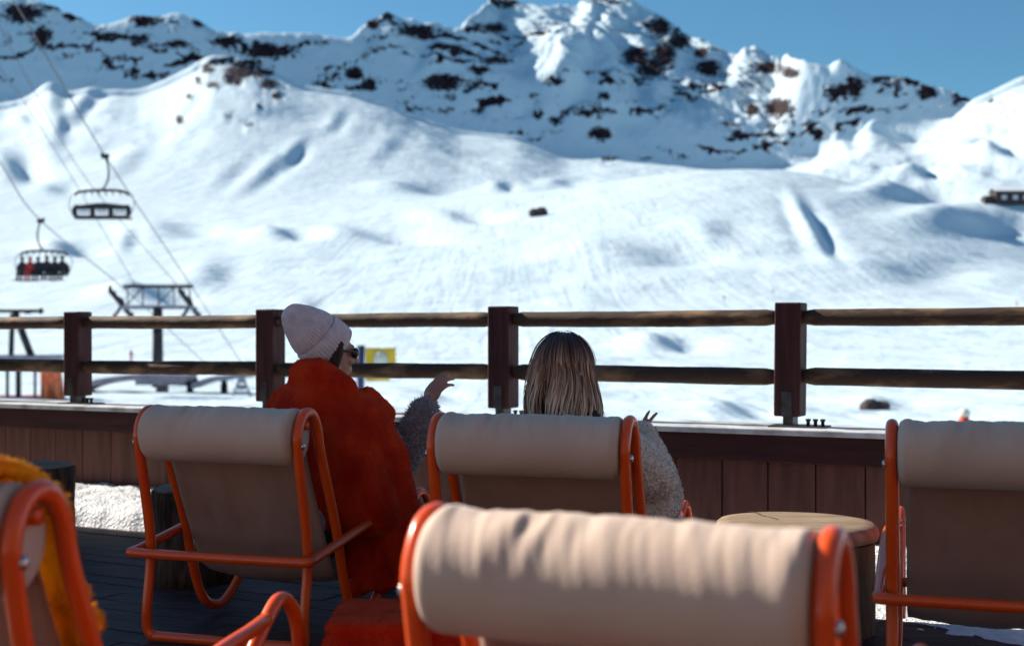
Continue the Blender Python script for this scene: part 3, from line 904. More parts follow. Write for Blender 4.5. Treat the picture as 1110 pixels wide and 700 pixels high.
def head_shapes(mb, C, f, s=1.0, up=(0, 0, 1)):
    f, r, u = axes(f, up)
    m = rotm(f, r, u)
    P = lambda a, b, c: C + (f * a + r * b + u * c) * s
    mb.ell(P(-.012, 0, .025), (.094 * s, .074 * s, .092 * s), m)         # skull
    mb.ell(P(.035, 0, -.03), (.056 * s, .058 * s, .078 * s), m)           # face
    mb.ell(P(.050, 0, -.088), (.034 * s, .036 * s, .026 * s), m)         # chin and jaw
    mb.caps([P(-.005, .052, -.045), P(.045, .022, -.088)], [.024 * s, .020 * s])
    mb.caps([P(-.005, -.052, -.045), P(.045, -.022, -.088)], [.024 * s, .020 * s])
    mb.caps([P(.086, 0, .016), P(.104, 0, -.014), P(.113, 0, -.026)], [.009 * s, .011 * s, .012 * s], 10)   # nose
    mb.ell(P(.098, .011, -.030), .008 * s, m); mb.ell(P(.098, -.011, -.030), .008 * s, m)
    mb.caps([P(.080, -.032, .026), P(.087, 0, .029), P(.080, .032, .026)], [.011 * s] * 3, 10)   # brow
    mb.caps([P(.083, -.017, -.057), P(.093, 0, -.055), P(.083, .017, -.057)], [.006 * s, .0075 * s, .006 * s], 8)   # lips
    mb.caps([P(.082, -.014, -.067), P(.091, 0, -.066), P(.082, .014, -.067)], [.006 * s, .0075 * s, .006 * s], 8)
    for sd in (-1, 1):
        mb.ell(P(.068, sd * .036, -.024), (.022 * s, .022 * s, .02 * s), m)      # cheek
        mb.ell(P(.078, sd * .031, .006), (.011 * s, .013 * s, .010 * s), m)      # eye
        mb.ell(P(-.005, sd * .074, -.008), (.017 * s, .008 * s, .029 * s), m)    # ear
    return P, m

def hand_shapes(mb, wrist, palm_dir, side, back, fingers, s=1.0, thumb=1):
    """palm plus five fingers; fingers: for each of the four the bend angles at the three joints"""
    d0 = Vector(palm_dir).normalized(); sd = Vector(side); sd = (sd - d0 * sd.dot(d0)).normalized(); bk = d0.cross(sd).normalized()
    if bk.dot(Vector(back)) < 0: bk = -bk
    m = rotm(d0, sd, bk)
    w_ = Vector(wrist)
    mb.caps([w_, w_ + d0 * .03 * s], [.024 * s, .026 * s], 12)
    mb.ell(w_ + d0 * .055 * s, (.047 * s, .040 * s, .016 * s), m)
    lens = ((.043, .026, .022), (.047, .030, .023), (.044, .028, .023), (.034, .021, .020))
    for k in range(4):
        off = (k - 1.5) * .0205 * s
        p = w_ + d0 * (.092 - .004 * abs(k - 1.2)) * s + sd * off
        pts = [w_ + d0 * .05 * s + sd * off * .7, p]
        ang = 0.0
        base = (d0 + sd * (k - 1.5) * .08).normalized()
        for q in range(3):
            ang += fingers[k][q]
            dirn = base * math.cos(ang) - bk * math.sin(ang)
            p = p + dirn * lens[k][q] * s; pts.append(p)
        mb.caps(pts, [.011 * s, .0100 * s, .0092 * s, .0084 * s, .0070 * s], 10)
    t0 = w_ + d0 * .025 * s + sd * (-.026 * thumb) * s
    t1 = t0 + (d0 * .6 - sd * thumb * .55 - bk * .3).normalized() * .040 * s
    t2 = t1 + (d0 * .85 - sd * thumb * .2 - bk * .4).normalized() * .032 * s
    t3 = t2 + (d0 * .95 - bk * .35).normalized() * .024 * s
    mb.caps([t0, t1, t2, t3], [.015 * s, .0125 * s, .0105 * s, .0085 * s], 10)

# ---- woman in the knitted hat
C1 = Vector((-.700, 4.94, 1.002)); f1 = Vector((.87, .48, -.06))
base1 = Vector((-.80, 4.88, 0))
hip, chest, neck = Vector((-.80, 4.84, .34)), Vector((-.755, 4.92, .66)), Vector((-.725, 4.935, .84))
mb = MB()
P1h, m1h = head_shapes(mb, C1, f1)
mb.caps([neck - Vector((0, 0, .03)), C1 + Vector((-.012, -.005, -.06))], [.056, .050])
mb.caps([hip, (hip + chest) / 2, chest, neck - Vector((0, 0, .06))], [.15, .125, .135, .07])
shL, shR = Vector((-.87, 5.03, .76)), Vector((-.63, 4.88, .77))
mb.caps([shL, neck - Vector((0, 0, .07)), shR], [.058, .07, .058])
el, wr = Vector((-.425, 4.99, .575)), Vector((-.318, 5.055, .822))
mb.caps([shR, el], [.05, .038]); mb.caps([el, (el + wr) / 2, wr], [.038, .035, .025])
hand_shapes(mb, wr - Vector((.012, 0, .022)), (.46, .05, .88), (.72, -.62, -.36), (-.55, -.8, .25),
            [(.42, .40, .2), (.45, .42, .2), (.48, .45, .25), (.55, .5, .3)], s=.88, thumb=1)
elL, wrL = Vector((-.86, 5.22, .52)), Vector((-.68, 5.32, .44))
mb.caps([shL, elL], [.05, .038]); mb.caps([elL, wrL], [.038, .026])
hand_shapes(mb, wrL, (.8, .2, -.3), (.2, .8, 0), (0, 0, 1), [(.3, .3, .2)] * 4, s=.92, thumb=-1)
for sd, kn, an in ((-1, Vector((-.62, 5.36, .45)), Vector((-.55, 5.52, .09))), (1, Vector((-.46, 5.26, .45)), Vector((-.36, 5.42, .09)))):
    h0 = hip + Vector((.08 * sd, .02, -.02))
    mb.caps([h0, kn], [.085, .058]); mb.caps([kn, (kn * .6 + an * .4), an], [.056, .05, .036])
    mb.caps([an + Vector((0, -.02, -.045)), an + Vector((.07, .16, -.055))], [.036, .03])
person1 = blob(mb, 'person', M['skin'], .0048, 4, origin=base1)
tag(person1, 'seated woman in profile wearing a lilac grey knitted hat and sunglasses, one hand raised', 'person')
person1.data.materials.append(M['skin_tan'])
# sunglasses
f_, r_, u_ = axes(f1)
g = MB()
for sd in (-1, 1):
    g.ell(P1h(.094, sd * .034, .004), (.006, .030, .022), m1h, 18, 10)
    g.tube([P1h(.090, sd * .062, .010), P1h(.04, sd * .078, .010), P1h(-.015, sd * .083, .008)], .0035, 8)
    g.ell(P1h(.084, sd * .056, .004), (.014, .010, .018), m1h, 12, 8)
g.tube([P1h(.099, -.012, .012), P1h(.103, 0, .014), P1h(.099, .012, .012)], .003, 8)
g.build('sunglasses', M['blackplastic'], person1, origin=base1)
# dark hair under the hat
hb = MB()
hb.ell(P1h(-.03, 0, .015), (.074, .077, .08), m1h)
hb.caps([P1h(.012, .071, .035), P1h(.0, .079, -.02), P1h(-.02, .074, -.09)], [.022, .022, .024], 12)
hb.caps([P1h(.012, -.071, .035), P1h(.0, -.079, -.02), P1h(-.02, -.074, -.09)], [.022, .022, .024], 12)
hb.caps([P1h(-.05, 0, -.04), P1h(-.06, 0, -.11)], [.045, .05], 12)
blob(hb, 'hair', M['darkhair'], .006, 3, person1, base1, disp=lambda co, no: .004 * fbm(co[:, 0] * 60, co[:, 1] * 60, co[:, 2] * 6, 3))
# the hat: ribbed, turned-up cuff
def beanie():
    tip = W(310, 335, 4.87); brim = W(359, 379, 4.96)
    ax = (tip - brim); Ln = ax.length; ax.normalize()
    x = Vector((0, 1, 0)); x = (x - ax * x.dot(ax)).normalized(); y = ax.cross(x)
    m = Matrix((x, y, ax)).transposed()
    prof = [(.088, -.012), (.098, -.010), (.107, .0), (.108, .03), (.105, .062), (.100, .072), (.095, .071), (.097, .085), (.094, .10), (.086, .125), (.075, .15), (.062, .175), (.049, .197), (.036, .213), (.020, .222), (.004, .225)]
    sc = Ln / .224
    nr_ = 46
    seg = nr_ * 8
    mb = MB(); rws = []
    # refine the profile
    pp = catmull([(p[0], 0, p[1]) for p in prof], 4)
    for i, p in enumerate(pp):
        ring = []
        z = p.z
        for j in range(seg):
            a = 2 * math.pi * j / seg
            rib = abs(math.sin(a * nr_ / 2)) ** .7
            dep = .0042 * min(1, p.x / .06)
            kn = .0007 * math.sin(z * 900 + (0 if rib > .5 else 2))
            r = p.x + dep * (rib - .6) + kn
            sl_ = .012 * math.sin(min(1, z / .2) * 3)        # slouch
            ring.append(brim + m @ Vector((r * .97 * math.cos(a), r * math.sin(a), z * sc)) + Vector((-.004, 0, 0)) * 0 + Vector((sl_ * -.3, 0, sl_ * .3)))
        rws.append(ring)
    mb.grid(rws, closed_u=True)
    n0 = len(mb.v); mb.f.append(tuple(n0 - seg + j for j in range(seg)))
    h = mb.build('knitted_hat', M['knit'], person1, origin=base1)
    tag(h, 'lilac grey ribbed hat with a turned up cuff')
beanie()
# shaggy sleeve
mb = MB()
mb.caps([Vector((-.55, 4.93, .70)), el, el * .5 + wr * .5, wr - (wr - el) * .22], [.08, .064, .058, .050])
mb.caps([shL, elL, wrL - (wrL - elL) * .1], [.08, .066, .06])
mb.caps([hip + Vector((0, 0, .05)), chest, neck - Vector((0, 0, .12))], [.17, .165, .10])
coat1 = blob(mb, 'shaggy_coat', M['shag'], .008, 4, person1, base1)
join_fuzz(coat1, base1, 7500, .024, .0030, keep=lambda p: p.x > -.56 and p.z < .86, jit=.9)
# leggings and shoes
mb = MB()
for sd, kn, an in ((-1, Vector((-.62, 5.36, .45)), Vector((-.55, 5.52, .09))), (1, Vector((-.46, 5.26, .45)), Vector((-.36, 5.42, .09)))):
    h0 = hip + Vector((.08 * sd, .02, -.02))
    mb.caps([h0, kn], [.098, .070]); mb.caps([kn, (kn * .6 + an * .4), an], [.068, .062, .050])
    mb.caps([an + Vector((0, -.02, -.042)), an + Vector((.07, .16, -.05))], [.048, .040])
mb.ell(hip, (.17, .16, .13))
blob(mb, 'trousers', M['darkcloth'], .008, 4, person1, base1)

# rust blanket round her shoulders
og = Vector((-.72, 4.88, .3))
mb = MB()
K = lambda px, py, Y: W(px, py, Y)
mb.caps([K(324, 412, 5.0), K(328, 404, 4.86), K(344, 401, 4.81), K(374, 420, 4.82)], [.038, .056, .054, .046])     # rolled collar
mb.caps([K(316, 446, 4.95), K(345, 438, 4.85), K(392, 456, 4.84)], [.105, .125, .095])                               # shoulders
mb.caps([K(330, 470, 4.88), K(340, 520, 4.86), K(350, 552, 4.88)], [.165, .180, .16])                                # back
mb.caps([K(372, 480, 4.85), K(388, 550, 4.85)], [.150, .160])
mb.caps([K(395, 462, 4.86), K(422, 500, 4.90), K(432, 545, 4.90), K(425, 590, 4.86)], [.100, .085, .078, .075])      # over the right arm
mb.caps([K(398, 430, 4.90), K(415, 450, 4.92)], [.045, .05])
# the skirt of the blanket falls outside the arm of the chair
for i in range(7):
    x0 = 382 + i * 11
    mb.caps([K(x0 + 4, 560, 4.86), K(x0, 600, 4.82 + .02 * (i % 2)), K(x0 + 1, 638 - 2 * (i % 3), 4.80 + .03 * (i % 2))], [.045, .040, .034])
mb.ell(Vector((-.62, 5.12, .48)), (.19, .22, .07))
def dsp(co, no):
    v = np.clip((1.0 - co[:, 2]) * 1.5, .12, 1)
    ph = co[:, 0] * 14 + co[:, 2] * 5 + co[:, 1] * 4
    return v * (.034 * fbm(co[:, 0] * 7.5 + co[:, 2] * 4, co[:, 1] * 7, co[:, 2] * 1.3, 2) + .022 * (ridged(co[:, 0] * 4 + co[:, 2] * 2.2, co[:, 1] * 4, co[:, 2] * .8, 2) - .5) + .006 * np.sin(ph * 2.2 + 2 * noise3(co[:, 0] * 3, co[:, 1] * 3, co[:, 2] * 3))) + .004 * fbm(co[:, 0] * 40, co[:, 1] * 40, co[:, 2] * 30, 2)
bl = blob(mb, 'wrapped_blanket', M['rust_wool'], .008, 30, origin=og, disp=dsp)
join_fuzz(bl, og, 5000, .005, .0010, keep=lambda p: p.z > .5)
tag(bl, 'rust red wool blanket wrapped round the shoulders of the woman in the hat', 'blanket')

# ---- woman with long hair
C2 = Vector((.178, 4.37, .935)); f2 = Vector((.42, .90, -.05))
base2 = Vector((.18, 4.36, 0))
hip, chest, neck = Vector((.165, 4.40, .32)), Vector((.165, 4.32, .62)), Vector((.172, 4.345, .79))
mb = MB()
P2h, m2h = head_shapes(mb, C2, f2)
mb.caps([neck - Vector((0, 0, .04)), C2 + Vector((-.01, -.01, -.06))], [.056, .050])
mb.caps([hip, (hip + chest) / 2, chest, neck - Vector((0, 0, .06))], [.15, .125, .135, .07])
shL, shR = Vector((-.01, 4.38, .70)), Vector((.345, 4.27, .70))
mb.caps([shL, neck - Vector((0, 0, .07)), shR], [.058, .07, .058])
el, wr = Vector((.505, 4.40, .53)), Vector((.452, 4.50, .725))
mb.caps([shR, el], [.05, .038]); mb.caps([el, (el + wr) / 2, wr], [.038, .035, .025])
hand_shapes(mb, wr - Vector((.012, 0, .055)), (.42, .1, .90), (.80, -.55, -.2), (.3, -.9, .2), [(.15, .2, .1), (.25, .3, .2), (.9, 1.0, .6), (1.1, 1.1, .7)], s=.82, thumb=1)
elL, wrL = Vector((-.06, 4.58, .50)), Vector((.10, 4.72, .44))
mb.caps([shL, elL], [.05, .038]); mb.caps([elL, wrL], [.038, .026])
hand_shapes(mb, wrL, (.8, .4, -.1), (-.4, .8, 0), (0, 0, 1), [(.3, .3, .2)] * 4, s=.9, thumb=-1)
legs2 = ((-1, Vector((.24, 4.92, .47)), Vector((.32, 5.20, .09))), (1, Vector((.42, 4.84, .47)), Vector((.52, 5.10, .09))))
for sd, kn, an in legs2:
    h0 = hip + Vector((.08 * sd, .02, -.02))
    mb.caps([h0, kn], [.085, .058]); mb.caps([kn, (kn * .6 + an * .4), an], [.056, .05, .036])
    mb.caps([an + Vector((0, -.02, -.045)), an + Vector((.06, .16, -.055))], [.036, .03])
person2 = blob(mb, 'person', M['skin_tan'], .0048, 4, origin=base2)
tag(person2, 'seated woman seen from behind with long streaked blonde hair and cream fleece coat', 'person')
mb = MB()
for sd, kn, an in legs2:
    h0 = hip + Vector((.08 * sd, .02, -.02))
    mb.caps([h0, kn], [.098, .070]); mb.caps([kn, (kn * .6 + an * .4), an], [.068, .062, .050])
    mb.caps([an + Vector((0, -.02, -.042)), an + Vector((.06, .16, -.05))], [.048, .040])
mb.ell(hip, (.17, .16, .13))
blob(mb, 'trousers', M['darkcloth'], .008, 4, person2, base2)
mb = MB()
mb.caps([hip + Vector((0, 0, .02)), (hip + chest) / 2, chest, neck - Vector((0, 0, .07))], [.19, .185, .175, .095])
mb.caps([shL, neck - Vector((0, 0, .06)), shR], [.085, .09, .085])
mb.caps([shR + Vector((.01, 0, -.02)), (shR + el) / 2 + Vector((.01, 0, .0)), el, el * .45 + wr * .55, wr], [.095, .095, .088, .070, .050])
mb.caps([el + Vector((.0, 0, -.03)), el + Vector((-.07, -.02, -.1))], [.075, .08])
mb.caps([shL, elL, wrL], [.085, .078, .056])
coat2 = blob(mb, 'fleece_coat', M['fleece'], .008, 5, person2, base2,
             disp=lambda co, no: .012 * fbm(co[:, 0] * 12, co[:, 1] * 12, co[:, 2] * 12, 3) + .004 * noise3(co[:, 0] * 70, co[:, 1] * 70, co[:, 2] * 70))
join_fuzz(coat2, base2, 6000, .006, .0016, keep=lambda p: p.x > .25, jit=.9)
mb = MB(); mb.caps([P2h(-.03, .11, -.145), P2h(-.08, .04, -.14), P2h(-.08, -.06, -.14), P2h(-.02, -.11, -.145)], [.035, .04, .04, .035])
blob(mb, 'scarf', M['darkcloth'], .007, 4, person2, base2)
g = MB()
for sd in (-1, 1):
    g.ell(P2h(.094, sd * .034, .004), (.006, .030, .022), m2h, 18, 10)
    g.tube([P2h(.090, sd * .064, .010), P2h(.04, sd * .088, .012), P2h(-.015, sd * .098, .010)], .004, 8)
    g.ell(P2h(.078, sd * .066, .006), (.018, .010, .014), m2h, 12, 8)
g.tube([P2h(.099, -.012, .012), P2h(.103, 0, .014), P2h(.099, .012, .012)], .003, 8)
g.build('sunglasses', M['blackplastic'], person2, origin=base2)

# long hair made of locks
def hair_material():
    m, nt, b = nodes_of('streaked_hair')
    N, L = nt.nodes, nt.links
    b.inputs['Roughness'].default_value = .36
    at = N.new('ShaderNodeAttribute'); at.attribute_name = 'tone'
    rp = N.new('ShaderNodeValToRGB')
    e = rp.color_ramp.elements
    e[0].position = 0; e[0].color = (.020, .010, .008, 1)
    e[1].position = 1; e[1].color = (.98, .74, .54, 1)
    k = e.new(.35); k.color = (.12, .055, .036, 1)
    k = e.new(.65); k.color = (.50, .28, .18, 1)
    L.new(at.outputs['Fac'], rp.inputs['Fac']); L.new(rp.outputs['Color'], b.inputs['Base Color'])
    return m
def long_hair():
    hm = hair_material()
    f, r, u = axes(f2)
    mb = MB(); tone = []
    rnd = random.Random(5)
    n = 690
    for i in range(n):
        phi = rnd.uniform(R(38), R(322))            # 0 is the face
        start = rnd.uniform(.02, .5)
        lay = rnd.uniform(.0, 1.0)
        ex = .003 + .012 * lay + (.010 if i >= 620 else 0)
        ln = rnd.uniform(.24, .33) - .05 * (1 - abs(math.sin(phi)))
        tn = rnd.gauss(.80, .20) + (.16 if rnd.random() < .3 else -.10) + .14 * math.sin(phi * 7 + 1)
        wv = rnd.uniform(0, 6.28) * .35 + phi * 2.0; wa = rnd.uniform(.006, .015); fly = i >= n - 70
        pts = []
        steps = 18
        clump = math.sin(phi * 9 + 1.2) * .05
        for k in range(steps + 1):
            t = k / steps
            ang = start + t * 2.6                    # polar angle from the crown
            if ang < 1.45:
                q = ang
                a = phi + clump * q
                p = C2 + (f * (-.012 + (.102 + ex) * math.sin(q) * math.cos(a)) + r * ((.086 + ex) * math.sin(q) * math.sin(a)) + u * (.025 + (.100 + ex) * math.cos(q)))
                last = (q, a)
            else:
                dn = (ang - 1.45) / (start + 2.6 - 1.45)
                a = phi + clump * (1.45 + dn)
                sp = 1 + .42 * dn ** .8 + .10 * math.sin(wv + dn * 3) * dn - .14 * max(0, dn - .75)
                p = C2 + (f * (-.012 + (.102 + ex) * math.cos(a) * (1 + .12 * dn)) + r * ((.086 + ex) * math.sin(a) * sp) + u * (.035 - dn * ln))
                p += r * wa * dn ** .5 * math.sin(wv + dn * 6.5) + f * wa * math.cos(wv + dn * 5)
            pts.append(p)
        rr = [rnd.uniform(.0028, .0048) * (1 - .75 * max(0, k / steps - .6) / .4) for k in range(steps + 1)]
        r0 = rnd.uniform(.0026, .0044) if not fly else .0009
        rr = [r0 * (1 - .7 * max(0, k / steps - .6) / .4) for k in range(steps + 1)]
        k0 = len(mb.v)
        mb.tube(pts, rr, 5, cap=False)
        for k in range(steps + 1):
            grow = min(1, max(0, (k / steps) * 1.5 - .12))
            tone += [min(1, max(0, .10 + (tn - .06) * grow + .05 * rnd.uniform(-1, 1)))] * 5
    # a dark under-layer so no scalp shows
    k0 = len(mb.v)
    mb.ell(C2 + u * .022 - f * .022, (.090, .088, .098), m2h)
    tone += [.06] * (len(mb.v) - k0); k0 = len(mb.v)
    mb.tube([C2 - f * .035 + u * .03, C2 - f * .045 - u * .1, C2 - f * .05 - u * .2], [.082, .085, .075], 16)
    tone += [.12] * (len(mb.v) - k0)
    me = bpy.data.meshes.new('long_hair')
    me.from_pydata([tuple(p - base2) for p in mb.v], [], mb.f)
    me.polygons.foreach_set('use_smooth', [True] * len(me.polygons))
    at = me.attributes.new('tone', 'FLOAT', 'POINT'); at.data.foreach_set('value', tone)
    me.materials.append(hm)
    o = bpy.data.objects.new('long_hair', me); COL.objects.link(o); o.parent = person2
long_hair()
# tanned hand for the woman in the hat
pm = person1.data
for p in pm.polygons:
    c = p.center + base1
    if c.x > -.37 and c.z > .70: p.material_index = 1

# ------------------------------------------------------------------ ski lift
def lift_chair(loc, label, pads=True):
    root = empty('lift_chair', loc)
    tag(root, label, 'lift chair', 'chairs hanging from the ski lift')
    h = MB(); h.tube(catmull([(0, 0, 0), (.12, 0, -.35), (.20, 0, -.8), (.16, 0, -1.3), (-.05, 0, -1.75), (-.3, 0, -1.95)], 8), .06, 8); h.build('hanger', M['liftdark'], root)
    q = MB(); q.box((0, 0, .02), (.42, .25, .28), bev=.05); q.box((-.16, 0, .12), (.2, .2, .2), bev=.04); q.build('grip', M['liftdark'], root)
    t = MB(); t.tube(catmull([(-1.75, 0, -2.2), (-1.5, 0, -2.02), (-.6, 0, -1.93), (.5, 0, -1.93), (1.1, 0, -2.02), (1.35, 0, -2.2)], 6), .085, 8)
    for x in (-1.2, -.8, -.4, 0, .4, .8): t.tube([(x, 0, -1.95), (x + .05, .1, -2.2)], .04, 6)
    t.build('raised_bar', M['liftdark'], root)
    for sx, xx in ((-1, -1.85), (1, 1.45)):
        MB().tube(catmull([(xx - .0 * sx, 0, -2.1), (xx + .18 * sx, 0, -2.45), (xx + .2 * sx, 0, -2.9), (xx, 0, -3.3)], 6), .03, 8).build('side_hoop', M['liftgrey'], root)
    s = MB(); s.box((-.2, 0, -2.88), (3.2, .12, .26), bev=.04); s.box((-.2, 0, -3.45), (3.2, .14, .2), bev=.05)
    for x in (-1.74, -.72, .32, 1.34): s.box((x, 0, -3.14), (.30, .12, .5), bev=.03)
    s.box((-.2, .3, -3.5), (3.2, .6, .1), bev=.03)
    s.tube(catmull([(-1.3, 0, -2.80), (-.2, 0, -2.70), (.9, 0, -2.80)], 6), .06, 6)
    s.build('seat_frame', M['liftdark'], root)
    for x in (-1.23, -.2, .83):
        p = MB(); p.box((x, .02, -3.14), (.60, .06, .26), bev=.02); p.build('back_pad', M['paleseat'], root)
    return root
lc1 = lift_chair(W(114, 170, 74), 'empty six seat lift chair with pale back pads hanging high up')
lc2 = lift_chair(W(44, 240, 84), 'lift chair hanging lower down with a row of dark clad skiers')
lc2.rotation_euler.z = math.pi

def skier_seated(loc, cloth, label, rz=0):
    o = empty('person', loc, rz)
    b_ = MB()
    b_.caps([(0, 0, .1), (0, .02, .55)], [.19, .21]); b_.caps([(-.22, .02, .52), (-.28, .15, .2)], [.09, .07]); b_.caps([(.22, .02, .52), (.28, .15, .2)], [.09, .07])
    b_.caps([(0, 0, .5), (0, 0, .85)], [.07, .07]); b_.ell((0, .02, .92), (.13, .15, .16))
    for sx in (-1, 1):
        b_.caps([(.1 * sx, .05, .08), (.12 * sx, .5, .06), (.12 * sx, .55, -.45)], [.11, .09, .08])
        b_.caps([(.12 * sx, .5, -.46), (.12 * sx, .75, -.46)], [.08, .06])
    body = blob(b_, 'body', cloth, .035, 2, o)
    s = MB()
    for sx in (-1, 1): s.box((.12 * sx, .65, -.55), (.09, 1.7, .025))
    s.build('skis', M['liftdark'], o, smooth=False)
    tag(o, label, 'skier', 'skiers riding the lift chair')
    return o
base = W(44, 240, 84) + Vector((.4, 0, 0))
xs = (-1.5, -.98, -.46, .10, .62, 1.1)
sk0 = skier_seated(base + Vector((xs[1], -.25, -3.35)), M['redcloth'], 'skier in a red jacket riding the lower lift chair', math.pi)
sk1 = skier_seated(base + Vector((xs[0], -.25, -3.35)), M['darkcloth'], 'skier in dark clothing riding the lower lift chair', math.pi)
for k in (2, 3, 4, 5):
    c = copy_tree(sk1); c.location = base + Vector((xs[k], -.25, -3.35 + .05 * (k % 2)))

# lift pylon with its two sheave trains
def pylon():
    Y = 100
    bx, by = (171 - CX) / F * Y, Y
    gz = ground(bx, by)
    root = empty('lift_pylon', (bx, by, gz)); tag(root, 'dark ski lift pylon with crossarm and two sheave trains', 'pylon')
    top = EYE - (333 - HY) / F * Y - gz
    MB().tube([(0, 0, -1), (0, 0, top)], [.46, .36], 14).build('mast', M['liftdark'], root)
    MB().box((0, 0, top), (5.6, .4, .32), bev=.04).build('crossarm', M['liftgrey'], root, smooth=False)
    fr = MB(); fr.box((0, .2, top + 1.62), (5.4, .24, .26))
    for x in (-2.4, -1.2, 0, 1.2, 2.4): fr.tube([(x, .2, top + .1), (x, .2, top + 1.62)], .06, 6)
    for x in (-2.4, 0): fr.tube([(x, .2, top + .2), (x + 1.2, .2, top + 1.6)], .05, 6)
    fr.build('service_frame', M['liftdark'], root, smooth=False)
    for sx in (-1, 1):
        t = MB()
        x0 = 2.65 * sx
        t.tube([(x0 - .55, -1.6, top + 1.25), (x0 + .2, 1.6, top - .75)], .2, 8)
        for k in range(6):
            q = k / 5
            c = Vector((x0 - .55 + .75 * q, -1.6 + 3.2 * q, top + 1.25 - 2.0 * q + .16))
            t.lathe([(.24, -.06), (.24, .06)], 14, c, Matrix.Rotation(R(90), 3, 'Y'))
        t.tube([(x0, 0, top), (x0 - .15, 0, top + .7)], .12, 8)
        t.tube([(x0 - .7, -.3, top - .8), (x0 - .15, 0, top + .1)], .14, 8)
        t.build('sheave_train', M['liftdark'], root)
    l = MB()
    for sx in (-.22, .22): l.tube([(sx, -.5, 0), (sx, -.45, top)], .03, 6)
    z = .2
    while z < top: l.tube([(-.22, -.47, z), (.22, -.47, z)], .02, 6); z += .45
    l.build('ladder', M['liftdark'], root)
pylon()
def cable(pts, r, label):
    og = W(*pts[0])
    P = catmull([W(*p) for p in pts], 12)
    o = MB().tube(P, r, 6).build('lift_cable', M['cable'], origin=og)
    tag(o, label, 'cable', 'steel cables of the ski lift')
cable([(300, 452, 128), (208, 311, 99.5), (114, 169, 74), (25, 18, 60), (-80, -150, 48)], .036, 'lift cable that carries the empty chair')
cable([(240, 410, 125), (138, 316, 99.5), (44, 239, 84), (0, 176, 76), (-100, 20, 62)], .036, 'lift cable that carries the chair full of skiers')
cable([(200, 318, 101), (95, 196, 100), (36, 97, 92), (0, 31, 86), (-80, -110, 74)], .030, 'thin upper cable crossing the sky line at left')
cable([(152, 318, 101), (77, 191, 100), (27, 112, 94), (0, 74, 90), (-100, -80, 78)], .030, 'thin lower cable just left of the upper one')

# lift station at the left edge
def station():
    Y = 74
    s = F / Y
    g = W(16, 434, Y)
    gz = ground(g.x, g.y)
    root = empty('lift_station', (g.x, g.y, gz)); tag(root, 'lift boarding station with grey roof, red base and dark mast on legs', 'lift station')
    Lc = lambda px, py: W(px, py, Y) - Vector((g.x, g.y, gz))
    r = MB(); a, b_ = Lc(-60, 388), Lc(52, 388); r.box((a + b_) / 2 + Vector((0, 1.0, 0)), (b_.x - a.x, 3.4, .34), bev=.06); r.build('roof', M['liftgrey'], root, smooth=False)
    for px, wd in ((8, .14), (20, .24), (38, .12), (-20, .2)):
        a, b_ = Lc(px, 391), Lc(px, 431)
        q = MB(); q.box((a + b_) / 2, (wd, wd, a.z - b_.z)); q.build('post', M['liftdark'], root, smooth=False)
    a, b_ = Lc(-60, 431), Lc(46, 431); q = MB(); q.box(((a.x + b_.x) / 2, 1.0, a.z - .2), (b_.x - a.x, 3.2, .5)); q.box(((a.x + b_.x) / 2, 1.0, a.z - 1.4), (b_.x - a.x - .4, 2.8, 2.0)); q.build('base', M['redpaint'], root, smooth=False)
    m = MB()
    a, b_ = Lc(-60, 337), Lc(44, 337); m.tube([a, b_], .10, 8); m.ell(b_, .18, seg=10, rings=8)
    m.box(Lc(16, 343), (.40, .4, .5)); m.tube([Lc(13, 350), Lc(12, 386)], .16, 8); m.tube([Lc(20, 350), Lc(34, 386)], .22, 8)
    m.build('mast', M['liftdark'], root)
    for px in (-10, 30): q = MB(); q.tube([Lc(px, 337), Lc(px, 340)], .2, 8); q.build('pulley', M['liftdark'], root)
station()
def net():
    Y = 72
    og = W(56, 432, Y)
    rws = []
    for i in range(9):
        t = i / 8
        row = []
        for j in range(22):
            q = j / 21
            px = 44 + q * 22 - (1 - q) * 3 * (1 - t) * 0 + (t * 4 if q > .5 else 0)
            p = W(px, 401 + t * 33, Y); p.y += .18 * math.sin(q * 15) * (.4 + t)
            row.append(p)
        rws.append(row)
    mb = MB().grid(rws)
    o = mb.build('safety_net', M['orangenet'], origin=og)
    md = o.modifiers.new('t', 'SOLIDIFY'); md.thickness = .05
    tag(o, 'sunlit orange safety netting hanging beside the lift station', 'safety net')
net()
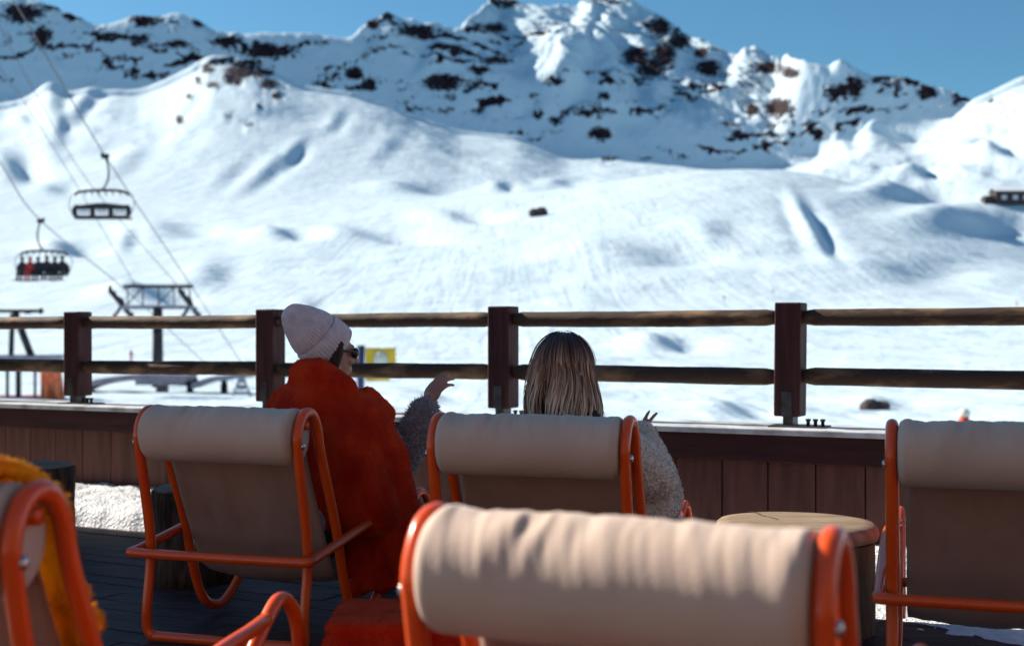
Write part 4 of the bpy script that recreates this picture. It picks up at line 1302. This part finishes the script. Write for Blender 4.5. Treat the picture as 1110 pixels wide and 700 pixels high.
def terminal():
    Y = 88
    g = W(170, 438, Y); gz = ground(g.x, Y)
    og = Vector((g.x, Y, gz))
    root = empty('lift_terminal', og); tag(root, 'grey lift terminal with a low arched roof and forked pillars', 'lift terminal')
    Lc = lambda px, py, dy=0.: W(px, py, Y) - og + Vector((0, dy, 0))
    def slab(path, th, depth, name, m_):
        up = [Lc(*p) for p in path]
        P = catmull(up, 6)
        rws = []
        for p in P:
            rws.append([p + Vector((0, -depth / 2, 0)), p + Vector((0, depth / 2, 0)), p + Vector((0, depth / 2, -th)), p + Vector((0, -depth / 2, -th))])
        mb = MB(); mb.grid(rws, closed_u=True); n0 = len(mb.v); mb.f.append((0, 1, 2, 3)); mb.f.append((n0 - 1, n0 - 2, n0 - 3, n0 - 4))
        mb.build(name, m_, root, angle=40)
    slab([(92, 418), (110, 411), (140, 406), (170, 405), (208, 406)], .40, 3.0, 'roof', M['liftmauve'])
    slab([(152, 411), (180, 411), (205, 412)], .35, 2.4, 'glazing_band', M['liftgrey'])
    slab([(212, 415), (232, 408), (250, 406), (278, 402)], .35, 2.6, 'canopy', M['liftgrey'])
    slab([(92, 430), (112, 425), (140, 429), (160, 428), (172, 424), (185, 430), (200, 440)], 1.6, 3.2, 'machine_cover', M['liftmauve'])
    q = MB(); q.box(Lc(176, 419), (.7, .7, .8)); q.build('gearbox', M['liftmauve'], root, smooth=False)
    for px, fork in ((206, True), (243, False)):
        q = MB(); q.tube([Lc(px, 452), Lc(px, 416)], .24, 10)
        if fork: q.tube([Lc(px, 418), Lc(px - 6, 407)], .16, 8); q.tube([Lc(px, 418), Lc(px + 8, 411)], .14, 8)
        else: q.tube([Lc(px, 418), Lc(px, 407)], .20, 8)
        q.build('pillar', M['liftdark'], root)
terminal()
def sign_frame():
    Y = 80
    g = W(262, 438, Y); gz = ground(g.x, Y)
    og = Vector((g.x, Y, gz)); s = Y / F
    root = empty('sign_trestle', og); tag(root, 'small dark trestle standing in the snow left of the knitted hat', 'trestle')
    b_ = MB()
    for sx in (-1, 1):
        b_.tube([(sx * 10 * s, 0, -.1), (0, 0, 18 * s + .5)], .07, 6)
    b_.box((0, 0, 4 * s), (20 * s, .1, .12)); b_.box((0, 0, 10 * s), (9 * s, .1, .3)); b_.box((0, 0, 17 * s), (7 * s, .12, .35))
    b_.build('frame', M['liftgrey'], root, smooth=False)
sign_frame()
def banner():
    Y = 80; s = Y / F
    g = W(391, 428, Y); gz = ground(g.x, Y)
    og = Vector((g.x, Y, gz))
    root = empty('banner_sign', og); tag(root, 'yellow banner with a pale emblem on a dark padded post', 'banner')
    Lc = lambda px, py, dy=0.: W(px, py, Y) - og + Vector((0, dy, 0))
    q = MB(); q.tube([(0, 0, -.3), Lc(391, 374)], [.22, .26], 12); q.build('post', M['bluecloth'], root)
    rws = []
    for i in range(10):
        t = i / 9; row = []
        for j in range(14):
            u = j / 13
            p = Lc(396 + u * (33 - 14 * max(0, t - .45)), 377 + t * 36); p.y += .1 * math.sin(u * 6 + t * 2); row.append(p)
        rws.append(row)
    o = MB().grid(rws).build('panel', M['yellow'], root)
    md = o.modifiers.new('t', 'SOLIDIFY'); md.thickness = .04
    e = MB(); c = Lc(413, 389, -.16); e.lathe([(8 * s, 0), (8 * s, .03)], 24, c, Matrix.Rotation(R(90), 3, 'X')); e.build('emblem', M['whitepaint'], root)
banner()

# standing people far off
def skier(loc, cloth, hat, label, grp='people far off on the snow', h=1.72):
    o = empty('person', loc, random.uniform(0, 6))
    b_ = MB(); k = h / 1.72
    for sx in (-1, 1):
        b_.caps([(.1 * sx * k, 0, .06 * k), (.12 * sx * k, .05 * k, .5 * k), (.09 * sx * k, 0, .9 * k)], [.07 * k, .08 * k, .11 * k])
        b_.caps([(.2 * sx * k, 0, 1.4 * k), (.32 * sx * k, .08 * k, 1.15 * k), (.28 * sx * k, .3 * k, 1.05 * k)], [.08 * k, .07 * k, .055 * k])
    b_.caps([(0, 0, .9 * k), (0, 0, 1.15 * k), (0, 0, 1.4 * k)], [.17 * k, .17 * k, .19 * k]); b_.caps([(0, 0, 1.4 * k), (0, 0, 1.52 * k)], [.07 * k, .06 * k])
    b_.ell((0, .01, 1.62 * k), (.09 * k, .11 * k, .12 * k))
    blob(b_, 'body', cloth, .03, 2, o)
    q = MB(); q.ell((0, 0, 1.69 * k), (.115 * k, .13 * k, .11 * k)); q.build('hat', hat, o)
    tag(o, label, 'skier', grp)
    return o
p = W(1045, 452, 26.2); p.z = ground(p.x, p.y)
skier(p, M['redcloth'], M['whitehat'], 'person in a cream hat just showing above the capping at right')
for (px, py, c_, lab) in ((142, 390, 'redcloth', 'tiny skier in red beyond the lift pylon'), (634, 313, 'bluecloth', 'tiny skier alone on the white slope right of centre'),
                          (838, 316, 'darkcloth', 'tiny skier above the tallest railing post'), (1102, 331, 'redcloth', 'tiny skier in red near the right edge above the top rail'),
                          (908, 201, 'darkcloth', 'tiny skier on the crest of the right hand dome'), (785, 324, 'darkcloth', 'tiny skier between the middle post and the tallest post'), (430, 285, 'bluecloth', 'tiny skier on the slope above the raised hand'), (662, 262, 'redcloth', 'tiny skier in red below the lone boulder')):
    g = seen(px, py + 2)
    skier(g, M[c_], M['darkcloth'], lab)

# boulders and the far hut
def boulder(px, py, wpx, hpx, name, label, seed):
    g = seen(px, py)
    s = g.y / F
    rnd = random.Random(seed)
    mb = MB()
    for k in range(5):
        x = rnd.uniform(-.35, .35) * wpx * s
        mb.ell(g + Vector((x, rnd.uniform(-.1, .1) * wpx * s, hpx * s * .25)), (wpx * s * rnd.uniform(.18, .3), wpx * s * .25, hpx * s * rnd.uniform(.5, .9)))
    o = blob(mb, name, M['darkrock'], max(.08, wpx * s / 28), 1, origin=g, disp=lambda co, no: hpx * s * .25 * fbm(co[:, 0] / (hpx * s), co[:, 1] / (hpx * s), co[:, 2] / (hpx * s), 3))
    tag(o, label, 'boulder', 'dark boulders on the snow')
boulder(585, 234, 22, 9, 'boulder', 'dark boulder alone high on the white slope near the middle', 1)
boulder(944, 444, 40, 11, 'boulder', 'dark boulder low down between the tallest post and the right edge', 2)
boulder(305, 367, 8, 4, 'boulder', 'small dark boulder between the two rails right of the hat', 6)
def hut():
    g = seen(1096, 221); s = g.y / F
    root = empty('mountain_hut', g); tag(root, 'small dark mountain hut on the snow near the right edge', 'hut')
    w_, h_ = 40 * s, 13 * s
    b_ = MB(); b_.box((0, 0, h_ / 2 - .5), (w_, w_ * .5, h_ + 1)); b_.box((-w_ * .62, 0, h_ * .3 - .5), (w_ * .3, w_ * .3, h_ * .6 + 1)); b_.build('wall', M['darkrock'], root, smooth=False)
    r = MB()
    for sy in (-1, 1):
        r.box((0, sy * w_ * .14, h_ + w_ * .06), (w_ * 1.08, w_ * .32, .5), rot=Matrix.Rotation(-sy * .42, 3, 'X'))
    r.build('roof', M['snowroof'], root, smooth=False)
    for x in (-.28, .02, .3):
        q = MB(); q.box((x * w_, -w_ * .25 - .04, h_ * .45), (w_ * .13, .12, h_ * .36)); q.build('window', M['paleseat'], root, smooth=False)
hut()

# unseen building added left of the frame to shade deck and chairs
def shade_building():
    c0 = T(-3.9, 1.74) + Vector((S.x, S.y, 0)).normalized() * 1.2     # its corner nearest the wall
    away = NN
    left = -AL
    dep, wid, h = 1.9, 4.2, 4.7
    c = c0 + away * dep / 2 + left * wid / 2
    root = empty('shade_building', (c.x, c.y, 0), WANG); tag(root, 'unseen timber building added left of the chairs to shade the deck', 'shade_building')
    MB().box((0, 0, h / 2 - .05), (wid, dep, h + .1)).build('wall', M['plaster'], root, smooth=False)
    r = MB()
    for sx in (-1, 1):
        r.box((sx * wid * .26, 0, h + .35), (wid * .56, dep + .02, .18), rot=Matrix.Rotation(sx * .35, 3, 'Y'))
    r.build('roof', M['snowroof'], root, smooth=False)
    MB().box((-.02, dep / 2 + .425, 1.45), (wid - .06, .85, 2.9)).build('shade_annex', M['plaster'], root, smooth=False)  # lower block added here, so its shade stops short of the table
    MB().box((-.02, dep / 2 + .44, 2.96), (wid, .86, .10)).build('shade_annex_roof', M['fascia'], root, smooth=False)
    d_ = MB(); d_.box((wid / 2 + .02, .3, 1.02), (.06, .9, 2.0), bev=.01); d_.build('door', M['fascia'], root, smooth=False)
    q = MB(); q.box((wid / 2 + .02, -.75, 1.5), (.05, .7, .9), bev=.01); q.build('window', M['blackplastic'], root, smooth=False)
shade_building()

def bounce_building():  # unseen building, added and turned to bounce warm sun onto the chair backs
    c = Vector((2.2, -6.6, 0))
    root = empty('bounce_building', (c.x, c.y, 0), R(22)); tag(root, 'unseen long building of larch boards added behind the camera to bounce warm light', 'bounce_building')
    MB().box((0, 0, 2.6), (20, 4.2, 5.3)).build('wall', M['larch'], root, smooth=False)
    r = MB()
    for sy in (-1, 1): r.box((0, sy * 1.25, 5.75), (20.6, 2.9, .2), rot=Matrix.Rotation(-sy * .4, 3, 'X'))
    r.build('roof', M['snowroof'], root, smooth=False)
    for x in (-7.5, -4.5, -1.5, 1.5, 4.5, 7.5):
        f = MB(); f.box((x, 2.12, 1.7), (1.5, .08, 1.5), bev=.01); fo = f.build('window', M['fascia'], root, smooth=False)
        q = MB(); q.box((x, 2.17, 1.7), (1.3, .03, 1.3)); q.build('pane', M['blackplastic'], fo, smooth=False)
bounce_building()
